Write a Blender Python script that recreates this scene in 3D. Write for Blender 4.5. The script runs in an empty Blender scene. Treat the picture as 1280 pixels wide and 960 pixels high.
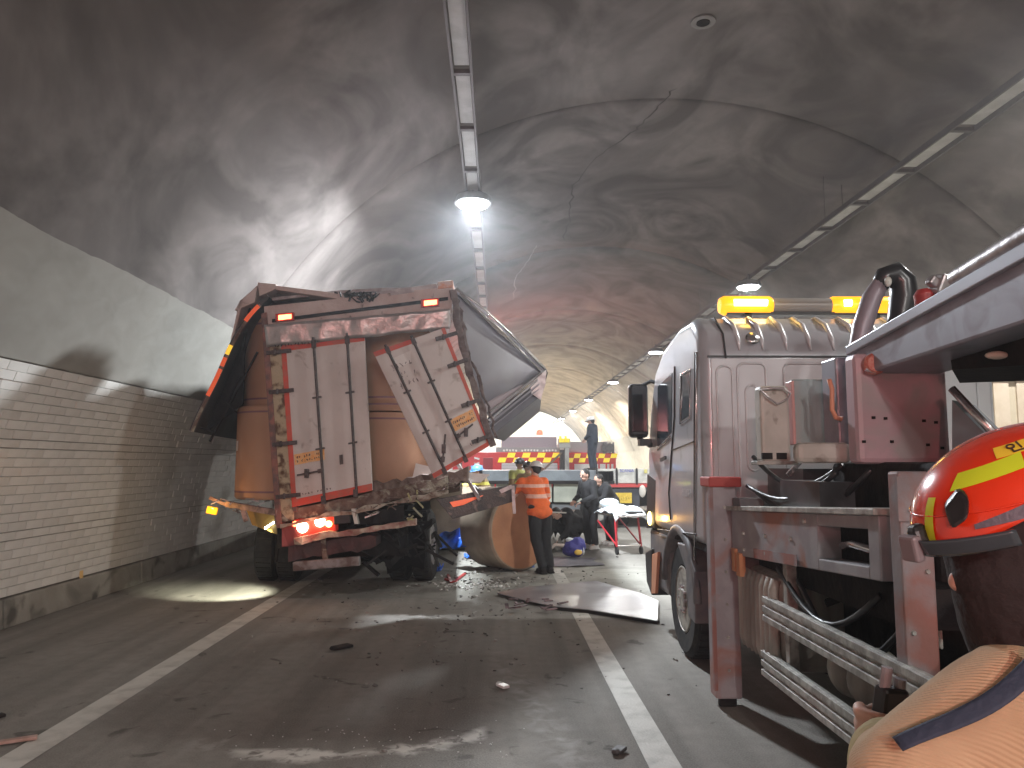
import bpy, bmesh, math, random
from math import radians as R, sin, cos, pi, sqrt, atan2
from mathutils import Vector as V, Matrix, Euler
random.seed(7)
C = bpy.context.scene.collection
SC = bpy.context.scene

# ---------------------------------------------------------------- camera, world, sun
EYE = V((0, 0, 1.65)); F = 960.0
PITCH, YAW = R(5.95), R(1.07)
cd = bpy.data.cameras.new('camera'); cam = bpy.data.objects.new('camera', cd); C.objects.link(cam)
cam.location = EYE; cam.rotation_euler = (R(90) + PITCH, 0, -YAW)
cd.sensor_width = 36; cd.lens = 36 * F / 1280; cd.clip_start = .05; cd.clip_end = 3000
SC.camera = cam
w = bpy.data.worlds.new('World'); SC.world = w; w.use_nodes = True
nt = w.node_tree; bg = nt.nodes['Background']; sky = nt.nodes.new('ShaderNodeTexSky')
sky.sky_type = 'NISHITA'; sky.sun_disc = False
SUN_EL, SUN_ROT = R(38), R(25)
sky.sun_elevation = SUN_EL; sky.sun_rotation = SUN_ROT
nt.links.new(sky.outputs[0], bg.inputs[0]); bg.inputs[1].default_value = .15
sd = bpy.data.lights.new('sun', 'SUN'); sd.energy = 3.0; sd.angle = R(.5); sd.color = (1, .95, .86)
so = bpy.data.objects.new('sun', sd); C.objects.link(so)
so.rotation_euler = (R(90) - SUN_EL, 0, pi - SUN_ROT)      # light comes from azimuth SUN_ROT (clockwise from +Y)
SC.view_settings.view_transform = 'Standard'; SC.view_settings.look = 'None'
SC.view_settings.exposure = .3; SC.view_settings.gamma = 1
SC.cycles.max_bounces = 6; SC.cycles.diffuse_bounces = 4; SC.cycles.glossy_bounces = 3
SC.cycles.transparent_max_bounces = 8; SC.cycles.sample_clamp_indirect = 6
SC.cycles.use_denoising = True
LAMP_W = 400.0
HAZE = .003

# ---------------------------------------------------------------- helpers
CAMM = Euler((R(90) + PITCH, 0, -YAW)).to_matrix()
def ray(px, py): return CAMM @ V(((px - 640) / F, (480 - py) / F, -1))
def at(px, py, Y):
    d = ray(px, py); return EYE + d * (Y / d.y)
def gr(px, py, z=0.0):
    d = ray(px, py); return EYE + d * ((z - EYE.z) / d.z)

def props(o, label=None, cat=None, group=None, kind=None):
    if label: o['label'] = label
    if cat: o['category'] = cat
    if group: o['group'] = group
    if kind: o['kind'] = kind
    return o
def thing(name, label, cat, loc=(0, 0, 0), rotz=0, group=None, rot=None):
    o = bpy.data.objects.new(name, None); C.objects.link(o)
    o.empty_display_size = .1
    o.location = loc; o.rotation_euler = rot if rot else (0, 0, rotz)
    return props(o, label, cat, group)
def rootloc(p):
    while p.parent: p = p.parent
    return p.location if p.type == 'EMPTY' else V((0, 0, 0))

class MB:
    """collects shapes; build() links them as ONE mesh object. World coordinates unless local=True."""
    def __init__(s): s.v = []; s.f = []; s.m = []; s.mi = 0
    def add(s, vs, fs):
        b = len(s.v); s.v += [V(x) for x in vs]
        for f in fs: s.f.append([b + i for i in f]); s.m.append(s.mi)
        return s
    def hexa(s, p):   # p: 4 bottom, 4 top (same winding)
        return s.add(p, [(3, 2, 1, 0), (4, 5, 6, 7), (0, 1, 5, 4), (1, 2, 6, 5), (2, 3, 7, 6), (3, 0, 4, 7)])
    def box(s, c, d, rot=None):
        c = V(c); x, y, z = [k / 2 for k in d]
        p = [V(q) for q in ((-x, -y, -z), (x, -y, -z), (x, y, -z), (-x, y, -z), (-x, -y, z), (x, -y, z), (x, y, z), (-x, y, z))]
        if rot: m = Euler(rot).to_matrix(); p = [m @ q for q in p]
        return s.hexa([c + q for q in p])
    def b2(s, lo, hi):
        lo, hi = V(lo), V(hi); return s.box((lo + hi) / 2, hi - lo)
    def slab(s, quad, t):       # quad of points extruded by vector t
        q = [V(a) for a in quad]; t = V(t); n = len(q)
        return s.add(q + [a + t for a in q], [tuple(range(n))[::-1], tuple(range(n, 2 * n))] +
                     [(i, (i + 1) % n, n + (i + 1) % n, n + i) for i in range(n)])
    def bar(s, a, b, wd, ht, up=(0, 0, 1)):
        a, b = V(a), V(b); d = (b - a).normalized(); u = V(up); r = d.cross(u)
        if r.length < 1e-4: r = d.cross(V((0, 1, 0)))
        r.normalize(); u = r.cross(d); r *= wd / 2; u *= ht / 2
        return s.hexa([a - r - u, a + r - u, b + r - u, b - r - u, a - r + u, a + r + u, b + r + u, b - r + u])
    def tube(s, pts, rad, n=10, cap=True):
        pts = [V(p) for p in pts]; k = len(pts)
        if not isinstance(rad, (list, tuple)): rad = [rad] * k
        vs = []; prev = None
        for i, p in enumerate(pts):
            d = (pts[min(i + 1, k - 1)] - pts[max(i - 1, 0)]).normalized()
            a = prev if prev is not None else (V((0, 0, 1)) if abs(d.z) < .9 else V((1, 0, 0)))
            a = (a - d * a.dot(d)).normalized(); prev = a; b = d.cross(a)
            vs += [p + (a * cos(2 * pi * j / n) + b * sin(2 * pi * j / n)) * rad[i] for j in range(n)]
        fs = [(i * n + j, i * n + (j + 1) % n, (i + 1) * n + (j + 1) % n, (i + 1) * n + j) for i in range(k - 1) for j in range(n)]
        if cap: fs += [tuple(range(n))[::-1], tuple(range((k - 1) * n, k * n))]
        return s.add(vs, fs)
    def lathe(s, prof, o, ax=(0, 0, 1), n=24, cap=True):   # prof [(r,h)]
        ax = V(ax).normalized(); o = V(o)
        a = V((0, 0, 1)) if abs(ax.z) < .9 else V((1, 0, 0)); a = (a - ax * a.dot(ax)).normalized(); b = ax.cross(a)
        vs = [o + ax * h + (a * cos(2 * pi * j / n) + b * sin(2 * pi * j / n)) * r for r, h in prof for j in range(n)]
        k = len(prof)
        fs = [(i * n + j, i * n + (j + 1) % n, (i + 1) * n + (j + 1) % n, (i + 1) * n + j) for i in range(k - 1) for j in range(n)]
        if cap: fs += [tuple(range(n))[::-1], tuple(range((k - 1) * n, k * n))]
        return s.add(vs, fs)
    def ball(s, c, r, nu=14, nv=9, rot=None):
        c = V(c); r = V(r) if hasattr(r, '__len__') else V((r, r, r))
        m = Euler(rot).to_matrix() if rot else Matrix.Identity(3)
        vs = []
        for i in range(nv + 1):
            t = pi * (i + .001) / (nv + .002)
            for j in range(nu):
                a = 2 * pi * j / nu
                vs.append(c + m @ V((r.x * sin(t) * cos(a), r.y * sin(t) * sin(a), r.z * cos(t))))
        fs = [(i * nu + j, (i + 1) * nu + j, (i + 1) * nu + (j + 1) % nu, i * nu + (j + 1) % nu) for i in range(nv) for j in range(nu)]
        fs += [tuple(range(nu))[::-1][::-1], tuple(range(nv * nu, (nv + 1) * nu))[::-1]]
        return s.add(vs, fs)
    def cap(s, a, b, ra, rb, n=10):     # tapered capsule
        a, b = V(a), V(b); s.tube([a, b], [ra, rb], n); s.ball(a, ra, n, 6); s.ball(b, rb, n, 6); return s
    def grid(s, fn, nu, nv):
        vs = [fn(i / nu, j / nv) for j in range(nv + 1) for i in range(nu + 1)]
        return s.add(vs, [(j * (nu + 1) + i, j * (nu + 1) + i + 1, (j + 1) * (nu + 1) + i + 1, (j + 1) * (nu + 1) + i) for j in range(nv) for i in range(nu)])
    def build(s, name, mat, parent=None, smooth=False, bevel=0, local=False, label=None, fix=True, kind=None):
        me = bpy.data.meshes.new(name)
        off = V((0, 0, 0)) if (local or parent is None) else rootloc(parent)
        me.from_pydata([v - off for v in s.v], [], s.f)
        for m in (mat if isinstance(mat, (list, tuple)) else [mat]):
            if m: me.materials.append(m)
        if max(s.m or [0]) > 0: me.polygons.foreach_set('material_index', s.m)
        if fix:
            bm = bmesh.new(); bm.from_mesh(me); bmesh.ops.recalc_face_normals(bm, faces=bm.faces); bm.to_mesh(me); bm.free()
        if smooth: me.polygons.foreach_set('use_smooth', [True] * len(me.polygons))
        me.update()
        o = bpy.data.objects.new(name, me); C.objects.link(o)
        if parent: o.parent = parent
        if smooth == 'auto': 
            md = o.modifiers.new('edge', 'EDGE_SPLIT'); md.split_angle = R(35)
        if bevel:
            md = o.modifiers.new('bevel', 'BEVEL'); md.width = bevel; md.segments = 2; md.limit_method = 'ANGLE'; md.angle_limit = R(40)
        if label: o['label'] = label
        if kind: o['kind'] = kind
        return o

_M = {}
def mat(name, col, rough=.6, metal=0, col2=None, nscale=4, ncon=(.4, .6), bump=0, bscale=40, coat=0, emit=None, estr=0,
        dirt=None, dscale=1.5, dcon=(.5, .62), wave=None, spec=None, alpha=None, streak=False):
    if name in _M: return _M[name]
    m = bpy.data.materials.new(name); m.use_nodes = True; t = m.node_tree; N = t.nodes; L = t.links
    b = N['Principled BSDF']; tc = N.new('ShaderNodeTexCoord')
    def c4(c): return (c[0], c[1], c[2], 1)
    b.inputs['Base Color'].default_value = c4(col); b.inputs['Roughness'].default_value = rough; b.inputs['Metallic'].default_value = metal
    if coat: b.inputs['Coat Weight'].default_value = coat; b.inputs['Coat Roughness'].default_value = .08
    if spec is not None: b.inputs['Specular IOR Level'].default_value = spec
    def noise(sc, det=6, dist=0, st=False):
        n = N.new('ShaderNodeTexNoise'); n.inputs['Scale'].default_value = sc; n.inputs['Detail'].default_value = det; n.inputs['Distortion'].default_value = dist
        if st:
            mp = N.new('ShaderNodeMapping'); mp.inputs['Scale'].default_value = (1, 1, .18); L.new(tc.outputs['Object'], mp.inputs[0]); L.new(mp.outputs[0], n.inputs[0])
        else: L.new(tc.outputs['Object'], n.inputs[0])
        return n
    def ramp(src, lo, hi):
        r = N.new('ShaderNodeMapRange'); r.inputs[1].default_value = lo; r.inputs[2].default_value = hi; L.new(src, r.inputs[0]); return r.outputs[0]
    cur = None
    def mix(f, a, bb):
        x = N.new('ShaderNodeMix'); x.data_type = 'RGBA'; L.new(f, x.inputs[0])
        if isinstance(a, tuple): x.inputs[6].default_value = c4(a)
        else: L.new(a, x.inputs[6])
        if isinstance(bb, tuple): x.inputs[7].default_value = c4(bb)
        else: L.new(bb, x.inputs[7])
        return x.outputs[2]
    if col2:
        cur = mix(ramp(noise(nscale, 6, .3, streak).outputs[0], *ncon), tuple(col), tuple(col2))
    if dirt:
        cur = mix(ramp(noise(dscale, 8, .8).outputs[0], *dcon), cur or tuple(col), tuple(dirt))
    if cur: L.new(cur, b.inputs['Base Color'])
    if bump:
        bp = N.new('ShaderNodeBump'); bp.inputs['Strength'].default_value = bump; bp.inputs['Distance'].default_value = .02
        L.new(noise(bscale, 5).outputs[0], bp.inputs['Height']); L.new(bp.outputs[0], b.inputs['Normal'])
    if emit: b.inputs['Emission Color'].default_value = c4(emit); b.inputs['Emission Strength'].default_value = estr
    if alpha is not None: b.inputs['Alpha'].default_value = alpha
    _M[name] = m
    return m

# ---- palette
M_lining = None
rust = (.12, .05, .03)
WHITE = mat('white_panel_paint', (.62, .56, .53), .45, 0, (.54, .48, .45), 3, (.35, .7), dirt=(.33, .27, .24), dscale=5, dcon=(.62, .75), bump=.05, bscale=9)
REDTAPE = mat('red_tape', (.62, .06, .03), .5, 0, (.5, .1, .06), 12)
GALV = mat('galvanised_steel', (.45, .42, .42), .38, .7, (.3, .27, .27), 9, bump=.25, bscale=14)
DENTED = mat('dented_aluminium', (.55, .51, .5), .35, .75, (.42, .38, .37), 5, bump=.9, bscale=7)
DSTEEL = mat('dark_hardware', (.1, .075, .07), .5, .4, (.05, .04, .04), 30)
RUSTY = mat('rusty_frame', (0.210, 0.150, 0.120), .75, .1, (0.090, 0.045, 0.034), 7, (.35, .6), dirt=(0.300, 0.270, 0.210), dscale=9, bump=.7, bscale=25)
PINKFRAME = mat('worn_white_frame', (.55, .45, .42), .6, 0, (.42, .28, .25), 3, (.4, .75), dirt=(.14, .1, .08), dscale=6, dcon=(.62, .7), bump=.5, bscale=18)
YELFRAME = mat('exposed_pale_foam', (.52, .43, .29), .85, 0, (.13, .07, .04), 7, (.5, .62), bump=.8, bscale=25)
BLACK = mat('black_grime', (.012, .011, .012), .8, 0, (.024, .02, .019), 6, bump=.5, bscale=18, spec=.2)
RUBBER = mat('tyre_rubber', (.016, .016, .017), .8, 0, (.03, .028, .026), 12, bump=.3, bscale=60, spec=.25)
KRAFT = mat('kraft_paper', (0.442, 0.255, 0.162), .7, 0, (0.374, 0.212, 0.132), 2.2, (.3, .7), bump=.12, bscale=6)
KRAFT_END = mat('kraft_paper_end', (.5, .24, .12), .75, 0, (.38, .17, .085), 2.5, (.35, .65), bump=.25, bscale=5)
KRAFT_GREY = mat('dusty_kraft_side', (.34, .27, .2), .75, 0, (.24, .19, .14), 3, bump=.2, bscale=7)
BAND = mat('purple_band', (.2, .1, .12), .6)
WING = mat('wing_inner_skin', (.3, .3, .32), .42, .35, (.24, .235, .26), 1.4, bump=.18, bscale=3)
CHROME = mat('bright_trim', (.7, .68, .68), .22, .9, bump=.2, bscale=12)
TAILRED = mat('lit_tail_lamp', (.8, .05, .02), .3, emit=(1, .16, .06), estr=9)
LAMPHOT = mat('lit_lamp_centre', (1, .8, .6), .3, emit=(1, .62, .4), estr=22)
AMBERLIT = mat('lit_amber_lens', (1, .4, .02), .25, emit=(1, .4, .01), estr=1.15)
AMBERHOT = mat('lit_amber_bulb', (1, .8, .3), .25, emit=(1, .75, .25), estr=9)
STICK = mat('orange_sticker', (.85, .4, .12), .5, 0, (.8, .5, .25), 20)
INK = mat('dark_ink', (.06, .03, .03), .6)
REFL = mat('orange_reflector_glow', (.85, .14, .05), .35, emit=(1, .12, .03), estr=.25)  # weak emission stands in for light thrown back by the reflector
REFLY = mat('yellow_reflector_glow', (.95, .6, .05), .35, emit=(1, .6, .05), estr=.6)  # glows a little in place of reflected light
SILVER = mat('silver_cab_paint', (.47, .48, .51), .3, .18, (.4, .41, .44), 2, coat=.5, dirt=(0.160, 0.152, 0.152), dscale=3, dcon=(.6, .8), bump=.04, bscale=5)
SILVER_LIT = mat('silver_cab_rear_lit', (.62, .63, .65), .32, .12, (.56, .56, .58), 2, coat=.4, bump=.05, bscale=4)  # lighter copy of the cab paint, brightness of the lit rear put into it
PLASTIC = mat('grey_plastic', (.1, .1, .11), .5, 0, (.15, .14, .14), 8)
DPLASTIC = mat('black_plastic', (.02, .02, .022), .4)
GLASS = mat('cab_window_glass', (.03, .045, .06), .06, 0, coat=.6)
CRANE = mat('worn_grey_crane_paint', (0.328, 0.312, 0.328), .5, .1, (0.257, 0.242, 0.257), 5, dirt=(0.312, 0.133, 0.094), dscale=1.7, dcon=(.56, .68), bump=.15, bscale=12)
CRANER = mat('worn_red_crane_paint', (0.260, 0.111, 0.091), .6, 0, (0.234, 0.215, 0.221), 3.5, (.45, .6), bump=.2, bscale=20)
BOOM = mat('boom_blue_grey', (0.314, 0.330, 0.380), .4, .2, (0.273, 0.280, 0.330), 2, dirt=(0.207, 0.198, 0.223), dscale=3, bump=.06, bscale=6)
BEIGE = mat('beige_cabinet', (0.517, 0.506, 0.460), .5, 0, (0.437, 0.425, 0.380), 5, dirt=(0.230, 0.207, 0.172), dscale=7, dcon=(.6, .7), bump=.08)
PINKLITBOX = mat('box_paint_pink_lit', (0.454, 0.302, 0.335), .5, 0, (0.389, 0.270, 0.292), 4, dirt=(0.324, 0.292, 0.292), dscale=4, bump=.1, bscale=18)  # pink of the red beacon light is put into the box colour
DIRTY = mat('dirty_ribbed_tank', (.36, .35, .31), .7, 0, (.2, .19, .17), 7, (.4, .6), streak=True, bump=.3, bscale=22)
RAILM = mat('scuffed_rail_metal', (.42, .41, .38), .55, .3, (.25, .24, .22), 14, streak=False, bump=.3, bscale=26)
FRED = mat('fire_engine_red', (.55, .02, .03), .3, coat=.5)
FGREY = mat('shutter_grey', (.48, .46, .48), .45, .2)
CHKR = mat('check_red', (.55, .03, .01), .45)
CHKY = mat('check_yellow', (.85, .65, .03), .45, emit=(.9, .7, .02), estr=.3)  # no lamp: slight glow painted in to make the yellow shine
GREYG = mat('green_grey_locker', (.42, .44, .37), .6, 0, (.34, .36, .3), 3, bump=.1)
GREYB = mat('blue_grey_rail', (.2, .23, .25), .6, 0, (.15, .17, .19), 3)
WPANEL = mat('pale_side_panel', (.6, .6, .56), .5, 0, (.5, .5, .46), 6)
BLUEINK = mat('blue_lettering', (.04, .06, .4), .5)
PLATE = mat('yellow_plate', (.75, .55, .08), .5, 0, (.6, .42, .05), 20)
SKIN = mat('skin', (.55, .33, .25), .55, bump=.05, bscale=90)
HAIR = mat('black_hair', (.015, .013, .012), .6)
ORANGEJ = None
NAVY = mat('dark_navy_cloth', (.012, .02, .035), .8, 0, (.02, .028, .045), 9, bump=.3, bscale=30)
BLKCLOTH = mat('black_cloth', (.012, .012, .014), .85, bump=.3, bscale=30)
TAN = mat('tan_turnout_cloth', (.38, .24, .1), .85, 0, (.33, .2, .085), 8, bump=.3, bscale=50)
YELCLOTH = mat('hi_vis_yellow', (.8, .75, .1), .6)
WHELM = mat('white_helmet_shell', (.72, .72, .72), .3, coat=.4)
BHELM = mat('blue_helmet_shell', (.12, .3, .6), .35, coat=.3)
KHELM = mat('black_helmet_shell', (.03, .028, .03), .35, coat=.3)
OHELM = mat('orange_helmet_shell', (.75, .045, .012), .22, coat=.8)
LIME = mat('lime_reflective_tape', (.6, .75, .03), .4)
YTAPE = mat('yellow_name_tape', (.85, .62, .05), .4)
GTAPE = mat('grey_reflective_tape', (.13, .12, .15), .5, bump=.2, bscale=160)
HOOD = mat('dark_brown_hood', (.03, .02, .02), .9, 0, (.022, .014, .014), 4, bump=.3, bscale=60)
BLUETARP = mat('blue_tarp', (.02, .1, .5), .28, 0, (.03, .14, .6), 8, bump=.9, bscale=7)
SHEETM = mat('pale_metal_sheet', (.5, .52, .54), .3, .5, (.32, .32, .35), 1.6, (.45, .6), bump=.1, bscale=3)
WCLOTH = mat('white_sheet_cloth', (.75, .82, .85), .8, bump=.4, bscale=14)
STRED = mat('stretcher_red', (.4, .02, .03), .4)
BAGM = mat('indigo_bag_cloth', (.05, .05, .3), .7, 0, (.08, .08, .36), 9, bump=.5, bscale=16)
YBAG = mat('yellow_bag_patch', (.9, .62, .12), .6)
PAINTW = mat('white_road_paint', (.48, .47, .43), .7, 0, (.3, .29, .26), 6, (.45, .75), bump=.3, bscale=60)

# ---- tunnel numbers
CX, RAD = 2.84, 7.84
Y0, Y1 = -25.0, 86.0
def wallp(a, Y, r=RAD):        # a: angle from the left springing over the crown to the right
    return V((CX - r * cos(a), Y, r * sin(a)))
A_TILE0, A_TILE1 = math.asin(.31 / RAD), math.asin(2.62 / RAD)

# lining material: soot over pale concrete, dark boundary follows height
def lining_mat():
    m = bpy.data.materials.new('sooty_concrete_lining'); m.use_nodes = True; t = m.node_tree; N = t.nodes; L = t.links
    b = N['Principled BSDF']; b.inputs['Roughness'].default_value = .95; b.inputs['Specular IOR Level'].default_value = .15
    tc = N.new('ShaderNodeTexCoord'); sp = N.new('ShaderNodeSeparateXYZ'); L.new(tc.outputs['Object'], sp.inputs[0])
    def noise(sc, det, dist, off=0):
        mp = N.new('ShaderNodeMapping'); mp.inputs['Location'].default_value = (off, off, off); mp.inputs['Scale'].default_value = (1, .7, 1.2)
        L.new(tc.outputs['Object'], mp.inputs[0])
        n = N.new('ShaderNodeTexNoise'); n.inputs['Scale'].default_value = sc; n.inputs['Detail'].default_value = det; n.inputs['Distortion'].default_value = dist
        L.new(mp.outputs[0], n.inputs[0]); return n.outputs[0]
    def mr(src, a, bb, c=0, d=1):
        r = N.new('ShaderNodeMapRange'); r.inputs[1].default_value = a; r.inputs[2].default_value = bb; r.inputs[3].default_value = c; r.inputs[4].default_value = d
        L.new(src, r.inputs[0]); return r.outputs[0]
    def ma(op, a, bb):
        x = N.new('ShaderNodeMath'); x.operation = op
        for i, q in enumerate((a, bb)):
            if isinstance(q, (int, float)): x.inputs[i].default_value = q
            else: L.new(q, x.inputs[i])
        return x.outputs[0]
    def mix(f, a, bb):
        x = N.new('ShaderNodeMix'); x.data_type = 'RGBA'; L.new(f, x.inputs[0])
        for i, q in ((6, a), (7, bb)):
            if isinstance(q, tuple): x.inputs[i].default_value = q + (1,)
            else: L.new(q, x.inputs[i])
        return x.outputs[2]
    swirl = noise(.42, 7, 2.6); fine = noise(3.5, 8, .6, 3); big = noise(.2, 3, .8, 9)
    tone = mix(mr(swirl, .36, .62), (.105, .094, .088), (.225, .203, .19))
    tone = mix(mr(fine, .3, .75, 0, .4), tone, (.12, .11, .1))
    tone = mix(mr(big, .42, .62, 0, .4), tone, (.08, .072, .07))
    # concrete brightens along the tunnel: light of its far end put into the colour
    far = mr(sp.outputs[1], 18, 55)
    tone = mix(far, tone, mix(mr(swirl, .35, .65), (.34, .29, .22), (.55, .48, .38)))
    clean = mix(mr(fine, .3, .7), (.29, .28, .25), (.24, .23, .205))
    lowf = ma('LESS_THAN', sp.outputs[2], ma('ADD', 3.72, mr(noise(1.2, 4, .4, 5), .3, .7, -.025, .025)))
    dirtlow = mr(noise(.8, 6, 1, 2), .5, .75, 0, .35)
    clean = mix(dirtlow, clean, (.2, .19, .165))
    L.new(mix(lowf, tone, clean), b.inputs['Base Color'])
    bp = N.new('ShaderNodeBump'); bp.inputs['Strength'].default_value = .22; bp.inputs['Distance'].default_value = .04
    L.new(ma('ADD', swirl, ma('MULTIPLY', fine, .35)), bp.inputs['Height']); L.new(bp.outputs[0], b.inputs['Normal'])
    return m
M_lining = lining_mat()

def road_mat():
    m = bpy.data.materials.new('concrete_road'); m.use_nodes = True; t = m.node_tree; N = t.nodes; L = t.links
    b = N['Principled BSDF']; tc = N.new('ShaderNodeTexCoord'); sp = N.new('ShaderNodeSeparateXYZ'); L.new(tc.outputs['Object'], sp.inputs[0])
    def noise(sc, det, dist, scl=(1, 1, 1), off=0):
        mp = N.new('ShaderNodeMapping'); mp.inputs['Scale'].default_value = scl; mp.inputs['Location'].default_value = (off, off, 0)
        L.new(tc.outputs['Object'], mp.inputs[0])
        n = N.new('ShaderNodeTexNoise'); n.inputs['Scale'].default_value = sc; n.inputs['Detail'].default_value = det; n.inputs['Distortion'].default_value = dist
        L.new(mp.outputs[0], n.inputs[0]); return n.outputs[0]
    def mr(src, a, bb, c=0, d=1):
        r = N.new('ShaderNodeMapRange'); r.inputs[1].default_value = a; r.inputs[2].default_value = bb; r.inputs[3].default_value = c; r.inputs[4].default_value = d
        L.new(src, r.inputs[0]); return r.outputs[0]
    def ma(op, a, bb=0):
        x = N.new('ShaderNodeMath'); x.operation = op
        for i, q in enumerate((a, bb)):
            if isinstance(q, (int, float)): x.inputs[i].default_value = q
            else: L.new(q, x.inputs[i])
        return x.outputs[0]
    def mix(f, a, bb):
        x = N.new('ShaderNodeMix'); x.data_type = 'RGBA'; L.new(f, x.inputs[0])
        for i, q in ((6, a), (7, bb)):
            if isinstance(q, tuple): x.inputs[i].default_value = q + (1,)
            else: L.new(q, x.inputs[i])
        return x.outputs[2]
    n1 = noise(.55, 7, .8); n2 = noise(9, 6, .2); streak = noise(1.0, 5, .3, (3, .12, 1), 4); gr_ = noise(90, 3, 0)
    c = mix(mr(n1, .35, .65), (.185, .175, .157), (.25, .238, .214))
    c = mix(mr(streak, .42, .66, 0, .7), c, (.09, .085, .075))
    c = mix(mr(n2, .35, .7, 0, .35), c, (.1, .09, .08))
    c = mix(mr(gr_, .4, .65, 0, .45), c, (.27, .26, .235))
    spots = noise(2.3, 5, 1.5, (1, 1, 1), 11)
    c = mix(mr(spots, .64, .7, 0, .6), c, (.045, .04, .035))
    # spilled white powder: an arc of its own on the near lane, and a dusty streak
    def arc(cx, cy, r, wd, x0, x1, thr):
        dx = ma('SUBTRACT', sp.outputs[0], cx); dy = ma('SUBTRACT', sp.outputs[1], cy)
        d = ma('ABSOLUTE', ma('SUBTRACT', ma('SQRT', ma('ADD', ma('MULTIPLY', dx, dx), ma('MULTIPLY', dy, dy))), r))
        d = ma('ADD', d, mr(noise(3, 6, .8, (1, 1, 1), 21), .3, .7, -wd * .9, wd * .9))
        f = mr(d, 0, wd, 1, 0)
        f = ma('MULTIPLY', f, mr(sp.outputs[0], x0, x0 + .5)); f = ma('MULTIPLY', f, mr(sp.outputs[0], x1 - .06, x1, 1, 0))
        f = ma('MULTIPLY', f, ma('LESS_THAN', sp.outputs[1], cy))
        return ma('MULTIPLY', f, mr(noise(14, 5, .5, (1, 1, 1), 31), thr, thr + .14))
    f1 = arc(-1.05, 6.35, 1.75, .09, -1.9, -.05, .36)
    c = mix(f1, c, (.55, .54, .5))
    dx = ma('ABSOLUTE', ma('ADD', sp.outputs[0], ma('ADD', ma('MULTIPLY', sp.outputs[1], .17), -1.18)))
    f2 = ma('MULTIPLY', mr(dx, 0, .2, 1, 0), mr(sp.outputs[1], 7.2, 6.0)); f2 = ma('MULTIPLY', f2, mr(noise(7, 7, .8, (1, 1, 1), 41), .42, .66, 0, .6))
    c = mix(f2, c, (.42, .41, .39))
    # paler dust and coolant round the wreck
    dy = ma('ABSOLUTE', ma('SUBTRACT', sp.outputs[1], 11.6)); dxx = ma('ABSOLUTE', ma('SUBTRACT', sp.outputs[0], .5))
    f3 = ma('MULTIPLY', ma('MULTIPLY', mr(dy, .8, 2.4, 1, 0), mr(dxx, 1.2, 2.4, 1, 0)), mr(noise(1.4, 7, 1.2, (1, 1, 1), 51), .34, .56, 0, .8))
    c = mix(f3, c, (.33, .33, .29))
    L.new(c, b.inputs['Base Color'])
    b.inputs['Specular IOR Level'].default_value = .3; L.new(mr(n1, .3, .7, .78, 1.0), b.inputs['Roughness'])
    bp = N.new('ShaderNodeBump'); bp.inputs['Strength'].default_value = .5; bp.inputs['Distance'].default_value = .01
    L.new(ma('ADD', gr_, n2), bp.inputs['Height']); L.new(bp.outputs[0], b.inputs['Normal'])
    return m
M_road = road_mat()
CONC = mat('stained_kerb_concrete', (.3, .29, .25), .85, 0, (.2, .19, .165), 2.5, (.35, .65), dirt=(.08, .075, .065), dscale=1.8, dcon=(.55, .7), bump=.5, bscale=18)

# ---------------------------------------------------------------- structure
g = MB(); g.grid(lambda u, v: V((-400 + 800 * u, Y1 + .5 + 900 * v, -.03)), 8, 8)
props(g.build('ground', mat('outside_ground', (.2, .19, .15), .9, 0, (.09, .11, .05), .05), None), kind='structure')
g = MB(); g.grid(lambda u, v: V((-9 + 24 * u, Y0 + (Y1 + 60 - Y0) * v, 0)), 6, 30)
road = props(g.build('road', M_road), kind='structure')
g = MB()
for j in range(2): pass
def strip(x0, x1, y0, y1, z): 
    b = MB(); n = max(1, int((y1 - y0) / 3)); b.grid(lambda u, v: V((x0 + (x1 - x0) * u, y0 + (y1 - y0) * v, z)), 1, n); return b
props(strip(-2.8, -2.6, Y0, Y1, .004).build('lane_line', PAINTW), kind='structure')
props(strip(.83, 1.01, Y0, 8.75, .004).build('lane_line', PAINTW), kind='structure')
props(strip(.83, 1.01, 10.4, 12.4, .004).build('lane_line', PAINTW), kind='structure')
props(strip(.83, 1.01, 17, Y1, .004).build('lane_line', PAINTW), kind='structure')
# kerb plinths both sides
for sx, nm in ((-1, 'kerb'), (1, 'kerb')):
    xw = CX + sx * (RAD - .06); b = MB()
    y = Y0
    while y < Y1:
        y2 = min(y + 3.0, Y1); jj = random.uniform(-.008, .008)
        b.hexa([V((xw - sx * -.4, y + .01, 0)), V((xw - sx * (.0), y + .01, 0)), V((xw - sx * .0, y2 - .01, 0)), V((xw - sx * -.4, y2 - .01, 0)),
                V((xw - sx * -.4, y + .01, .31)), V((xw + sx * .02, y + .01, .3 + jj)), V((xw + sx * .02, y2 - .01, .3 + jj)), V((xw - sx * -.4, y2 - .01, .31))])
        y = y2
    props(b.build(nm, CONC, bevel=.015), kind='structure')
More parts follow.
